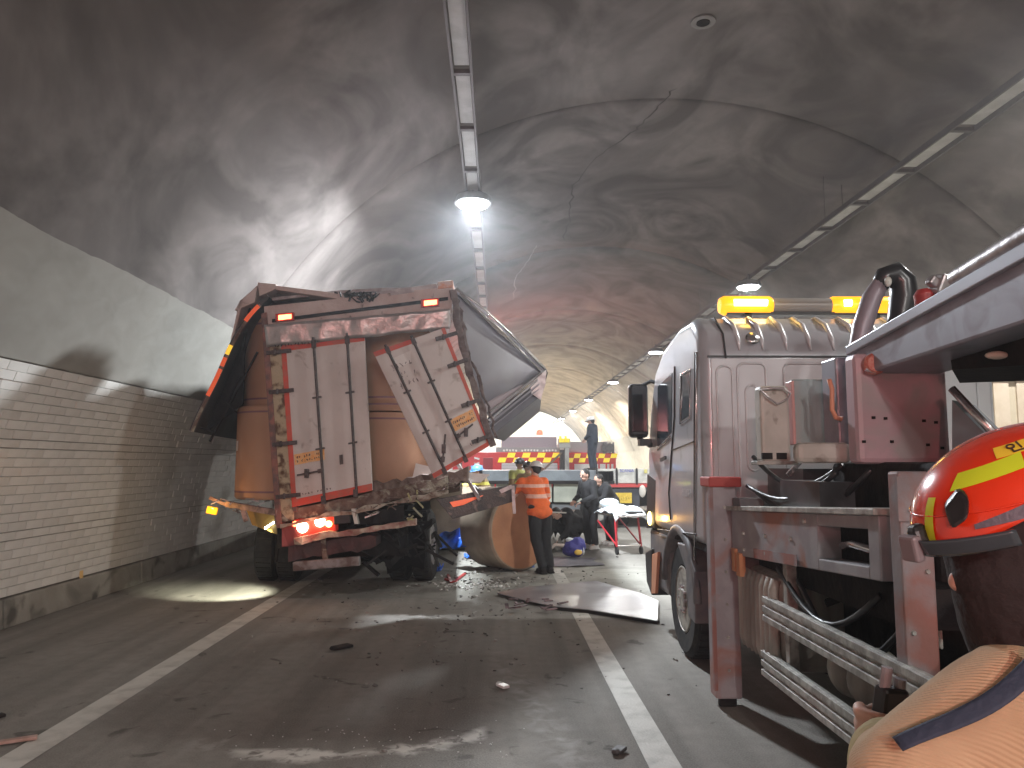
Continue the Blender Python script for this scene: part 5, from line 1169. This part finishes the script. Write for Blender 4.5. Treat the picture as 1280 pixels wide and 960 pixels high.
ORJ = bandmat('orange_safety_jacket', (.95, .17, .03), [(1.13, 1.19, 2), (1.29, 1.34, 2)], (.85, .5, .4))
FFJ = bandmat('tan_jacket_yellow_bands', (.38, .27, .13), [(1.0, 1.07, 2), (1.24, 1.3, 2)], (.75, .72, .15))
FFJG = bandmat('tan_jacket_lime_shoulders', (.38, .27, .13), [(1.33, 1.6, 2)], (.6, .62, .2))
# man in orange, bending over the side gate, back to us (faces +Y and a little left)
p = gr(673, 713)
person('man in orange reflective jacket and white helmet, back turned, leaning on the broken truck gate', (p.x, 11.9, 0), R(22),
       dict(pelvis=(0, 0, .93), waist=(-.02, .06, 1.06), chest=(-.03, .15, 1.25), neck=(.02, .22, 1.38), head=(.07, .28, 1.5), sl=(-.21, .17, 1.32), el=(-.28, .3, 1.13), wl=(-.3, .5, 1.18),
            sr=(.16, .17, 1.32), er=(.26, .26, 1.1), wr=(.16, .44, 1.08), hl=(-.09, -.02, .9), hr=(.1, -.02, .9), kl=(-.06, .0, .48), kr=(.1, -.02, .48), al=(.0, -.1, .09), ar=(.14, -.06, .09)),
       ORJ, BLKCLOTH, BLACK, (WHELM, 'cap'), jacket_len=.08, sc=1.04)
# man in navy on the flatbed
q_ = at(741, 581, 21.0)
person('man in dark navy overalls and white helmet standing up on the flatbed', (q_.x, 21.0, 1.48), R(55),
       dict(el=(-.24, .02, 1.14), er=(.24, .02, 1.14), wl=(-.13, .2, 1.02), wr=(.13, .2, 1.02), head=(0, .06, 1.59)), NAVY, NAVY, BLACK, (WHELM, 'cap'), sc=.84)
# firefighters behind the gate
FFP = dict(wl=(-.15, .3, 1.1), wr=(.15, .3, 1.1), el=(-.26, .1, 1.15), er=(.26, .1, 1.15))
person('firefighter in black helmet and coat with lime shoulders, left one behind the truck gate', (at(649, 590, 17.0).x, 17.0, 0), R(-150), FFP, FFJG, TAN, BLACK, (KHELM, 'fire'), sc=1.03)
person('firefighter in black helmet half hidden behind the man in orange, right one of the pair', (at(660, 590, 16.4).x, 16.4, 0), R(160), FFP, FFJ, TAN, BLACK, (KHELM, 'fire'), sc=.98)
person('firefighter in blue helmet and tan coat with yellow bands, reaching toward the crushed truck side', (at(609, 590, 15.4).x, 15.4, 0), R(95),
       dict(waist=(0, .05, 1.06), chest=(0, .12, 1.27), neck=(0, .16, 1.4), head=(0, .2, 1.5), sl=(-.18, .13, 1.35), sr=(.18, .13, 1.35), el=(-.2, .38, 1.22), wl=(-.15, .62, 1.22), er=(.2, .38, 1.2), wr=(.15, .6, 1.2)), FFJ, TAN, BLACK, (BHELM, 'cap'), sc=1.0, gloves=YELCLOTH)
# two men in black by the stretcher
person('dark-haired man in black clothes and white shoes standing left of the stretcher', (at(739, 683, 15.3).x, 15.3, 0), R(125),
       dict(chest=(.0, .08, 1.28), neck=(0, .11, 1.42), head=(0, .16, 1.54), sl=(-.18, .08, 1.37), sr=(.18, .08, 1.37), waist=(0, .04, 1.08), wl=(-.1, .35, .98), wr=(.12, .36, 1.0), el=(-.24, .12, 1.1), er=(.24, .12, 1.1)), BLKCLOTH, BLKCLOTH, WHELM, None, sc=.93)
person('man in black jacket bending over the white sheet of the stretcher', (at(764, 683, 16.0).x, 16.0, 0), R(115),
       dict(pelvis=(0, -.05, .9), waist=(0, .04, 1.03), chest=(0, .16, 1.2), neck=(0, .24, 1.32), head=(0, .31, 1.42), sl=(-.18, .2, 1.26), sr=(.18, .2, 1.26), el=(-.22, .32, 1.04), er=(.22, .32, 1.04), wl=(-.12, .5, .95), wr=(.12, .5, .95)), BLKCLOTH, BLKCLOTH, WHELM, None, sc=.93)
# crouching person in black
person('person in black crouching on the road between the paper roll and the stretcher', (at(718, 684, 15.6).x, 15.5, 0), R(120),
       dict(pelvis=(0, -.1, .42), waist=(0, .02, .52), chest=(0, .2, .62), neck=(0, .34, .68), head=(0, .44, .68), sl=(-.2, .26, .62), sr=(.2, .26, .62), el=(-.28, .34, .38), er=(.28, .34, .38), wl=(-.2, .5, .2), wr=(.2, .5, .2),
            hl=(-.1, -.1, .4), hr=(.1, -.1, .4), kl=(-.22, .26, .42), kr=(.22, .26, .42), al=(-.18, .02, .09), ar=(.18, .02, .09)), BLKCLOTH, BLKCLOTH, BLACK, None)

# ---- foreground firefighter
YF = 1.0
def f(px, py, Y=YF): return at(px, py, Y)
hc = f(1290, 634); 
ff = thing('person', 'firefighter in orange helmet and tan turnout coat in the right foreground, back to the camera', 'person', (hc.x, YF, 0))
# helmet shell: big half ellipsoid pitched down to the left
hb = MB()
HR = (.15, .13, .108); hrot = (0, R(-19), 0)   # local x = front(-x) to back
def hp(th, ph, k=1.0):     # th from top, ph around; front at ph=pi
    x = HR[0] * sin(th) * cos(ph); y_ = HR[1] * sin(th) * sin(ph); z_ = HR[2] * cos(th)
    return hc + Euler(hrot).to_matrix() @ (V((x, y_, z_)) * k)
def rim(ph):   # rim angle: lower at the front, scooped up over the ear, lower at nape
    return R(86) + R(6) * max(0, -cos(ph)) ** 2 - R(14) * abs(sin(ph)) ** 3
NU, NV = 72, 26
vs = [hp(rim(2 * pi * j / NU) * i / NV + .0005, 2 * pi * j / NU, 1 + .018 * math.exp(-((rim(2 * pi * j / NU) * (1 - i / NV)) / .09) ** 2)) for i in range(NV + 1) for j in range(NU)]
hb.add(vs, [(i * NU + j, (i + 1) * NU + j, (i + 1) * NU + (j + 1) % NU, i * NU + (j + 1) % NU) for i in range(NV) for j in range(NU)])
hel = hb.build('helmet', OHELM, ff, smooth=True, fix=False); md = hel.modifiers.new('solid', 'SOLIDIFY'); md.thickness = .006; md.offset = -1
def patch(name, th0, th1, ph0, ph1, k, m, skew=0, n=16, parent=None, pw=0):
    b = MB(); b.grid(lambda u, v: hp(th0(u) + (th1(u) - th0(u)) * v, ph0 + (ph1 - ph0) * u + skew * v, k), n, 6); o = b.build(name, m, parent or hel, smooth=True, fix=False); return o
c_ = lambda x: (lambda u: x)
# tapes (camera side is ph around -pi/2 ; front at ph = pi / -pi)
patch('lime_tape', lambda u: R(43 - 6 * u), lambda u: R(55 - 6 * u), R(-157), R(-112), 1.012, LIME, R(-2))
patch('lime_tape', lambda u: R(58), lambda u: R(88), R(-176), R(-169), 1.012, LIME)
patch('name_tape', lambda u: R(28 - 2 * u), lambda u: R(38 - 2 * u), R(-132), R(-70), 1.012, YTAPE, R(3))
patch('grey_tape', lambda u: R(77 - 14 * min(1, u * 1.8)), lambda u: R(80 - 5 * u), R(-145), R(-50), 1.02, GTAPE)
ring = MB(); ring.tube([hp(R(70), 2 * pi * j / 48, 1.004) for j in range(49)], .0015, 6, cap=False); ring.build('moulded_ridge', OHELM, hel, smooth=True)
# lettering on the name tape
pn_ = hp(R(33), R(-111), 1.018); px_ = hp(R(33), R(-106), 1.018); pu_ = hp(R(29), R(-111), 1.018)
text('인 천', 'lettering', hel, pn_ + (px_ - pn_) * 1.2, px_ - pn_, pu_ - pn_, .021, INK, .0008)
# lamp holder, goggles clamp, visor
b = MB(); b.slab([hp(R(62), R(-163), 1.0), hp(R(51), R(-154), 1.0), hp(R(58), R(-147), 1.0), hp(R(71), R(-148), 1.0), hp(R(77), R(-158), 1.0)], (Euler(hrot).to_matrix() @ V((-.012, -.02, 0)))); b.build('lamp_holder', DPLASTIC, hel, bevel=.006)
b = MB(); b.slab([hp(R(74), R(-176), 1.0), hp(R(74), R(-186), 1.0), hp(R(93), R(-188), 1.02), hp(R(94), R(-172), 1.02)], (Euler(hrot).to_matrix() @ V((-.02, -.004, 0)))); b.build('front_block', DPLASTIC, hel, bevel=.006)
b = MB(); b.grid(lambda u, v: hp(R(83 + 10 * v), R(-190 + 62 * u), 1.07 + .05 * (1 - abs(2 * u - .7)) - .03 * v), 20, 5); o = b.build('visor', mat('smoky_visor', (.04, .05, .06), .12, 0, coat=.6), hel, smooth=True, fix=False); o.modifiers.new('solid', 'SOLIDIFY').thickness = .004
b = MB(); b.box(hp(R(88), R(-178), 1.15), (.014, .03, .034), (0, -.2, .2)); b.build('goggle_clip', mat('clip_grey', (.2, .17, .18), .45), hel, bevel=.004)
# body: head, neck, torso, arm, hand (local = world - root)
def L_(v): return V(v) - ff.location
b = MB(); H = L_(hc)
b.ball(H + V((.015, 0, -.03)), (.1, .078, .115), 18, 12); b.ball(H + V((-.045, 0, -.09)), (.05, .05, .05)); b.cap(H + V((-.092, 0, -.075)), H + V((-.102, 0, -.095)), .011, .014)
b.cap(H + V((.03, 0, -.1)), H + V((.06, 0, -.24)), .06, .065)
torso = [(.12, .0, -.42), (.14, 0, -.65), (.13, 0, -.9)]
b.ball(H + V(torso[0]), (.2, .13, .2)); b.ball(H + V(torso[1]), (.18, .12, .22)); b.cap(H + V(torso[1]), H + V((.12, 0, -1.05)), .12, .11)
sh = L_(f(1285, 900, .95)); elb = L_(f(1136, 990, .98)); wr_ = L_(f(1106, 930, 1.17)); hd_ = L_(f(1097, 897, 1.24))
b.cap(H + V((.08, 0, -.33)), sh, .07, .06); b.cap(sh, elb, .05, .04, 12); b.cap(elb, wr_, .04, .027, 12)
sh2 = H + V((.33, 0, -.36)); b.cap(H + V((.12, 0, -.33)), sh2, .07, .06); b.cap(sh2, H + V((.36, .05, -.65)), .05, .04); b.cap(H + V((.36, .05, -.65)), H + V((.2, .25, -.7)), .04, .03); hand(b, H + V((.2, .25, -.7)), V((-.6, .5, 0)), 1)
for s in (-.1, .1):
    b.cap(H + V((.12 + s, 0, -1.0)), H + V((.12 + s, 0, -1.2)), .09, .07); b.cap(H + V((.12 + s, 0, -1.2)), H + V((.12 + s, 0, -1.56)), .06, .04); b.cap(H + V((.12 + s, 0, -1.58)), H + V((.0 + s, 0, -1.59)), .04, .035)
# right hand gripping the radio: palm behind it, four fingers wrapped on its left, thumb on its right
rad0 = L_(f(1102, 903, 1.17)); radu = V((.08, -.1, 1)).normalized()
palm = rad0 + V((.012, .03, -.02)); b.cap(wr_, palm, .028, .03, 12); b.ball(palm, (.04, .022, .04), 12, 8)
for k, (dz, ln) in enumerate(((.035, .9), (.014, 1), (-.007, .96), (-.028, .85))):
    a0 = palm + V((-.032, -.004, dz - .002)); a1 = a0 + V((-.012, -.03 * ln, .002)); a2 = a1 + V((.012, -.03 * ln, 0)); a3 = a2 + V((.024, -.008, -.002))
    b.cap(a0, a1, .0105, .01, 10); b.cap(a1, a2, .01, .0092, 10); b.cap(a2, a3, .0092, .008, 10)
t0 = palm + V((.034, 0, .0)); t1 = t0 + V((.012, -.03, .03)); t2 = t1 + V((-.006, -.026, .022)); b.cap(t0, t1, .014, .012, 10); b.cap(t1, t2, .012, .0095, 10)
blob('body', b, SKIN, ff, .0045, 0, 3)
# hood and neck guard
b = MB(); b.ball(H + V((.005, 0, -.045)), (.12, .1, .12), 20, 14); b.cap(H + V((-.035, -.01, -.09)), H + V((.02, 0, -.2)), .08, .1, 16); b.cap(H + V((.05, 0, -.1)), H + V((.1, 0, -.25)), .1, .12, 16)
blob('hood', b, HOOD, ff, .008, .012, 3)
b = MB(); b.cap(H + V((-.058, -.105, -.13)), H + V((-.032, -.113, -.15)), .01, .01, 10); b.build('orange_strap', mat('orange_strap_cloth', (.55, .12, .05), .6), ff, smooth=True, local=True)
b = MB(); c0_ = H + V((-.022 + .035, -.117, -.055)); b.tube([c0_ + V((.022 * cos(2 * pi * k / 16), 0, .026 * sin(2 * pi * k / 16))) for k in range(17)], .005, 8, cap=False); b.build('grey_buckle_ring', mat('ring_grey', (.28, .25, .24), .5), ff, smooth=True, local=True)
# turnout coat
TURN = mat('tan_ribbed_turnout', (.6, .42, .26), .85, 0, (.52, .36, .21), 3, dirt=(.42, .25, .14), dscale=5, dcon=(.55, .8), bump=.15, bscale=40)
t_ = TURN.node_tree; wv = t_.nodes.new('ShaderNodeTexWave'); wv.inputs['Scale'].default_value = 85; wv.inputs['Distortion'].default_value = .6; wv.bands_direction = 'DIAGONAL'
tcn = [n for n in t_.nodes if n.type == 'TEX_COORD'][0]; t_.links.new(tcn.outputs['Object'], wv.inputs[0])
b1 = [n for n in t_.nodes if n.type == 'BUMP'][0]; b2_ = t_.nodes.new('ShaderNodeBump'); b2_.inputs['Strength'].default_value = .35; b2_.inputs['Distance'].default_value = .003
t_.links.new(wv.outputs[1], b2_.inputs['Height']); t_.links.new(b1.outputs[0], b2_.inputs['Normal']); t_.links.new(b2_.outputs[0], t_.nodes['Principled BSDF'].inputs['Normal'])
b = MB()
b.ball(H + V((.15, 0, -.47)), (.2, .15, .24), 20, 14); b.cap(H + V((.14, 0, -.45)), H + V((.14, 0, -.95)), .17, .18, 20)
b.cap(H + V((.13, -.0, -.3)), sh + V((.04, 0, .0)), .09, .095, 16); b.cap(sh, elb, .095, .078, 16); b.cap(elb + V((0, 0, 0)), lerp(elb, wr_, .7), .074, .05, 14)
b.cap(H + V((.12, 0, -.3)), sh2, .1, .1, 14); b.cap(sh2, H + V((.36, .05, -.65)), .1, .08, 14); b.cap(H + V((.36, .05, -.65)), H + V((.22, .23, -.7)), .078, .06, 12)
b.cap(H + V((.05, 0, -.22)), H + V((.13, 0, -.25)), .085, .1, 16)
coat = blob('turnout_coat', b, TURN, ff, .009, .012, 4)
# navy shoulder tape following the upper arm
b = MB(); ax_ = (elb - sh); 
def armpt(t, a_, r_): 
    c0 = lerp(sh, elb, t); d_ = ax_.normalized(); u_ = V((0, -1, 0)); u_ = (u_ - d_ * u_.dot(d_)).normalized(); w_ = d_.cross(u_)
    if w_.z < 0: w_ = -w_
    return c0 + (u_ * cos(a_) + w_ * sin(a_)) * r_
b.grid(lambda u, v: armpt(-.28 + 1.15 * u, R(50) + R(12) * v - R(6) * sin(4 * u), lerp(.108, .092, u)), 20, 5)
o = b.build('navy_shoulder_tape', mat('navy_tape_cloth', (.035, .05, .085), .7, bump=.2, bscale=80), coat, smooth=True, local=True, fix=False); o.modifiers.new('solid', 'SOLIDIFY').thickness = .002
b = MB(); b.tube([armpt(-.1, R(20), .108), armpt(.3, R(5), .107), armpt(.6, R(-20), .1), armpt(.8, R(-60), .1)], .0018, 6); b.build('coat_seam', HOOD, coat, smooth=True, local=True)
b = MB(); b.cap(lerp(elb, wr_, .5), lerp(elb, wr_, .74), .062, .05, 16); blob('cuff', b, mat('yellowish_cuff', (.5, .4, .2), .85, 0, (.42, .34, .16), 6, bump=.3), ff, .008, .008, 2)
b = MB(); 
for s in (-.1, .1): b.cap(H + V((.12 + s, 0, -.95)), H + V((.12 + s, 0, -1.5)), .12, .09, 12)
blob('trousers', b, TURN, ff, .012, .015, 2)
for s in (-.1, .1): b = MB(); b.cap(H + V((.13 + s, 0, -1.56)), H + V((-.02 + s, 0, -1.57)), .055, .045, 12); b.cap(H + V((.13 + s, 0, -1.56)), H + V((.13 + s, 0, -1.4)), .055, .06, 12); b.build('boot', BLACK, ff, smooth='auto', local=True)
# radio held in the hand
rd = thing('handheld_radio', 'small black handheld radio gripped in the foreground firefighter\'s hand', 'radio', V(rad0) + ff.location)
o = MB().box((0, -.012, .0), (.042, .028, .115)).build('radio_body', DPLASTIC, rd, bevel=.006, local=True)
MB().tube([V((-.012, -.012, .055)), V((-.012, -.012, .085))], .008, 10).build('antenna', mat('radio_grey', (.2, .19, .2), .4), rd, smooth='auto', local=True)
MB().tube([V((.012, -.012, .055)), V((.012, -.012, .07))], .009, 10).build('knob', mat('radio_grey', (.2, .19, .2), .4), rd, smooth='auto', local=True)
rd.rotation_euler = (.1, .12, .2)

# ================================================================ STRETCHER, BAG, DEBRIS
sx, sy = at(773, 685, 14.8).x, 14.8
st = thing('stretcher', 'red-framed wheeled stretcher with white sheet beside the men in black', 'stretcher', (sx, sy, 0), R(14))
b = MB()
for (x, y_) in ((-.24, -.5), (.24, -.5), (-.24, .7), (.24, .7)): MB().tube([V((x, y_, .14)), V((x * .95, y_ * .8, .68))], .022, 8).build('leg', STRED, st, local=True, smooth='auto')
for s in (-1, 1): MB().tube([V((s * .24, -.5, .16)), V((s * .24, .7, .66))], .016, 8).build('cross_brace', STRED, st, local=True, smooth='auto'); MB().tube([V((s * .27, -.65, .7)), V((s * .27, .95, .7))], .018, 8).build('side_rail', CHROME, st, local=True, smooth='auto')
b = MB(); b.tube([V((-.24, -.5, .16)), V((.24, -.5, .16))], .016, 8); b.tube([V((-.27, -.65, .7)), V((.27, -.65, .7))], .018, 8); b.build('cross_bar', CHROME, st, local=True, smooth='auto')
for (x, y_) in ((-.24, -.5), (.24, -.5), (-.24, .7), (.24, .7)): MB().lathe([(.07, -.015), (.07, .015)], (x, y_, .07), (1, 0, 0), 16).build('castor', RUBBER, st, local=True)
MB().box((0, .15, .75), (.5, 1.5, .07)).build('mattress', DPLASTIC, st, bevel=.02, local=True)
b = MB(); b.grid(lambda u, v: V(((u - .5) * .66, -.66 + 1.1 * v, .84 - .1 * abs(2 * u - 1) ** 3 - .14 * max(0, .12 - v) / .12 + .03 * sin(9 * u + 4 * v) + .02 * sin(17 * v + 5 * u))), 20, 20); o = b.build('sheet', WCLOTH, st, smooth=True, local=True, fix=False); o.modifiers.new('solid', 'SOLIDIFY').thickness = .01
b = MB(); b.ball((-.05, .3, .9), (.2, .14, .09)); o = blob('pillow', b, WCLOTH, st, .015, .02, 2)
# rescue bag
bx_, by_ = at(718, 694, 14.0).x, 13.9
bg_ = thing('rescue_bag', 'indigo rescue bag with yellow patch on the road in front of the stretcher', 'bag', (bx_, by_, 0), R(10))
b = MB(); b.ball((0, 0, .17), (.2, .15, .17)); b.ball((.05, 0, .26), (.12, .1, .1)); b.ball((-.1, .02, .12), (.12, .12, .11)); blob('bag_body', b, BAGM, bg_, .012, .05, 2)
b = MB(); b.ball((.02, -.15, .1), (.075, .03, .05)); blob('yellow_patch', b, YBAG, bg_, .008, .02, 1)
b = MB(); b.ball((-.1, -.02, .31), (.08, .05, .04)); blob('white_pouch', b, WCLOTH, bg_, .008, .02, 1); b = MB(); b.ball((.13, -.09, .12), (.02, .02, .07)); b.ball((.08, -.12, .12), (.02, .02, .03)); blob('white_pouch', b, WCLOTH, bg_, .008, .02, 1)
b = MB(); b.tube([V((-.08, 0, .3)), V((0, 0, .4)), V((.1, 0, .33))], .012, 8); b.build('handle', BLACK, bg_, smooth=True, local=True)
def crumple(name, label, cat, c, sx_, sy_, h, m, seed, rot=0, n=18, sharp=1.6, thick=.01):
    r_ = random.Random(seed); ph = [r_.uniform(0, 6) for _ in range(8)]
    t_ = MB(); t_.grid(lambda u, v: V(c) + Euler((0, 0, rot)).to_matrix() @ V(((u - .5) * sx_ * (1 + .12 * sin(6 * v + ph[0])), (v - .5) * sy_ * (1 + .15 * sin(5 * u + ph[1])), .012 + h * abs(sin(7 * u + 3 * v + ph[2]) * sin(5 * v - 4 * u + ph[3])) ** sharp + h * .3 * abs(sin(15 * u - 9 * v + ph[4])))), n, n)
    o = t_.build(name, m, fix=False); o.modifiers.new('solid', 'SOLIDIFY').thickness = thick; return props(o, label, cat)
crumple('blue_tarp', 'blue tarp crumpled under the wrecked truck side gate, left of the big paper roll', 'tarp', gr(575, 686) + V((0, .3, .0)), 1.15, .9, .34, BLUETARP, 3, .2, sharp=1)
b = MB(); A0 = [at(549, 668, 12.5), at(589, 657, 12.7), at(600, 684, 12.4), at(550, 686, 12.4)]; b.grid(lambda u, v: bil(A0, u, v) + V((0, .06 * sin(9 * u + 5 * v), .02 * sin(13 * u))), 14, 10); o = b.build('blue_tarp', BLUETARP, fix=False); o.modifiers.new('solid', 'SOLIDIFY').thickness = .012; props(o, 'folded blue tarp standing upright behind the truck rear wheel, glossy fold on top', 'tarp')
crumple('blue_tarp', 'small blue tarp scrap lying right below the truck rear wheel', 'tarp', gr(540, 714), .3, .35, .1, BLUETARP, 5)
crumple('blue_tarp', 'flat blue tarp on the road left of the paper roll foot', 'tarp', gr(598, 697), .45, .5, .05, BLUETARP, 6)
crumple('blue_tarp', 'thin blue strip under the front of the big paper roll', 'tarp', gr(650, 710), .42, .12, .04, BLUETARP, 7)
crumple('dark_sheet', 'dark purple-grey sheet spread on the road right of the man in orange', 'sheet', gr(712, 703) , .95, 1.1, .015, mat('purple_grey_sheet', (.07, .065, .085), .6), 8, 0, thick=.004)
crumple('black_cover', 'black cover heaped on the road between the paper roll and the men in black', 'cover', V((at(700, 680, 16.6).x, 16.6, 0)), 1.3, .9, .55, BLKCLOTH, 9, 0, sharp=.7)
crumple('grey_rags', 'pile of grey rags on the road beside the indigo bag', 'rags', V((at(701, 685, 14.9).x, 14.9, 0)), .5, .4, .2, mat('grey_rag', (.25, .24, .22), .9, 0, (.08, .075, .07), 6), 10)
b = MB(); b.tube([at(688, 686, 14.3), at(694, 681, 14.4), at(708, 682, 14.5)], .03, 8); props(b.build('pale_pipe', mat('pale_pipe_paint', (.6, .5, .45), .5), smooth=True), 'short pale bent pipe on the road left of the indigo bag', 'pipe')
b = MB(); b.tube([at(683, 640, 13.2), at(708, 641, 13.2)], .012, 6); props(b.build('thin_pole', WPANEL), 'thin pale pole sticking out sideways right of the man in orange', 'pole')
# metal sheet on the lane
MS = [(621, 742), (655, 735), (745, 727), (800, 742), (823, 752), (822, 777), (735, 763), (694, 759), (660, 752)]
b = MB(); pts = [gr(*q, .03) for q in MS]; b.slab(pts, (0, 0, .012)); ms = b.build('metal_sheet', SHEETM, bevel=.003); props(ms, 'large pale metal sheet lying flat across the white lane line by the wrecker wheel', 'metal sheet')
b = MB(); e1 = [gr(823, 778, .02), gr(735, 764, .02), gr(694, 760, .02)]; b.bar(e1[0], e1[1], .05, .03); b.bar(e1[1], e1[2], .05, .03); b.build('bent_lip', BLACK, ms)
rnd = random.Random(3)
b = MB()
for k in range(14):
    p = gr(rnd.uniform(632, 700), rnd.uniform(748, 762), .05); b.bar(p, p + V((rnd.uniform(-.15, .15), rnd.uniform(-.1, .1), rnd.uniform(-.02, .05))), .04, .012)
b.build('crumpled_edge', mat('mauve_scrap', (.2, .13, .14), .6, 0, (.07, .05, .055), 9), ms)
for nm, lab, cat_, pts_, wd, m_ in (
    ('red_strip', 'bent red plastic strip on the road below the truck rear wheel', 'debris', [(557, 724), (568, 727), (581, 717)], .05, mat('red_plastic', (.3, .02, .02), .4)),
    ('red_strip', 'short dark red plastic shard touching the bent red strip', 'debris', [(560, 719), (564, 728)], .04, mat('red_plastic', (.3, .02, .02), .4)),
    ('broken_slat', 'pale orange-edged broken slat on the road at the far left edge', 'debris', [(-6, 929), (47, 921)], .045, mat('pale_slat', (.42, .28, .24), .6, 0, (.3, .18, .14), 9)),
    ('white_scrap', 'small white rectangular scrap alone on the middle of the road', 'debris', [(624, 855), (633, 859)], .06, WHELM),
    ('black_scrap', 'black oily lump on the road between the two lane lines', 'debris', [(418, 810), (438, 806)], .1, BLACK),
    ('dark_stone', 'dark stone at the far left edge of the road', 'debris', [(-3, 895), (5, 893)], .06, BLACK),
    ('orange_clip', 'tiny orange-black scrap between the flat metal sheet and the right lane line end', 'debris', [(770, 940), (778, 934)], .06, mat('dark_scrap', (.05, .045, .045), .6))):
    b = MB(); P = [gr(*q, .02) for q in pts_]
    for a_, e_ in zip(P[:-1], P[1:]): b.bar(a_, e_, wd, .02)
    b.ball(P[0], (wd * .5, wd * .4, .02), 7, 4)
    props(b.build(nm, m_, bevel=.004), lab, cat_)
b = MB(); rnd = random.Random(11)
def shard(p, s):
    a_ = rnd.uniform(0, 6.28); b.box(p + V((0, 0, s * .2)), (s, s * rnd.uniform(.3, .8), s * .35), (rnd.uniform(-.4, .4), rnd.uniform(-.4, .4), a_))
for k in range(420):
    x, y_ = rnd.gauss(560, 130), 700 + abs(rnd.gauss(0, 70))
    if y_ < 955: shard(gr(x, y_), rnd.uniform(.008, .035))
for k in range(200): shard(gr(rnd.gauss(600, 60), rnd.gauss(725, 12)), rnd.uniform(.01, .05))
props(b.build('broken_fragments', mat('dark_fragments', (.06, .055, .05), .7, 0, (.25, .24, .22), 1.3, (.45, .55))), 'scattered dark fragments on the road round the wreck', None, kind='stuff')
b = MB()
for k in range(150):
    x, y_ = rnd.gauss(592, 26), rnd.gauss(731, 5); shard(gr(x, y_), rnd.uniform(.012, .045))
for k in range(60): shard(gr(rnd.gauss(470, 100), rnd.gauss(925, 14)), rnd.uniform(.004, .012))
props(b.build('white_fragments', mat('white_fragments_m', (.6, .6, .58), .6)), 'small white fragments strewn on the road below the wheel', None, kind='stuff')

for o in bpy.data.objects:
    if o.name.split('.')[0] in ('chassis_clutter', 'torn_seal', 'crumpled_trim', 'crushed_undercarriage', 'crumpled_hinge_strip', 'torn_strip', 'yellow_scrap', 'hydraulic_lines', 'roof_equipment', 'white_led', 'crumpled_edge', 'print', 'painted_letter', 'hand_hole', 'wheel_nut', 'bolt_hole'): o['kind'] = 'stuff'

if HAZE:  # even haze volume, added so the lamps get a glow
    hz = MB().b2((-402, Y0 - 4, -1.2), (402, Y1 + 902, 12)).build('haze', None, fix=True)
    hm_ = bpy.data.materials.new('thin_haze'); hm_.use_nodes = True; n_ = hm_.node_tree.nodes; n_.remove(n_['Principled BSDF'])
    pv = n_.new('ShaderNodeVolumePrincipled'); pv.inputs['Density'].default_value = HAZE; pv.inputs['Color'].default_value = (.9, .92, .95, 1); pv.inputs['Anisotropy'].default_value = .55
    hm_.node_tree.links.new(pv.outputs[0], n_['Material Output'].inputs['Volume']); hz.data.materials.clear(); hz.data.materials.append(hm_); props(hz, kind='stuff')
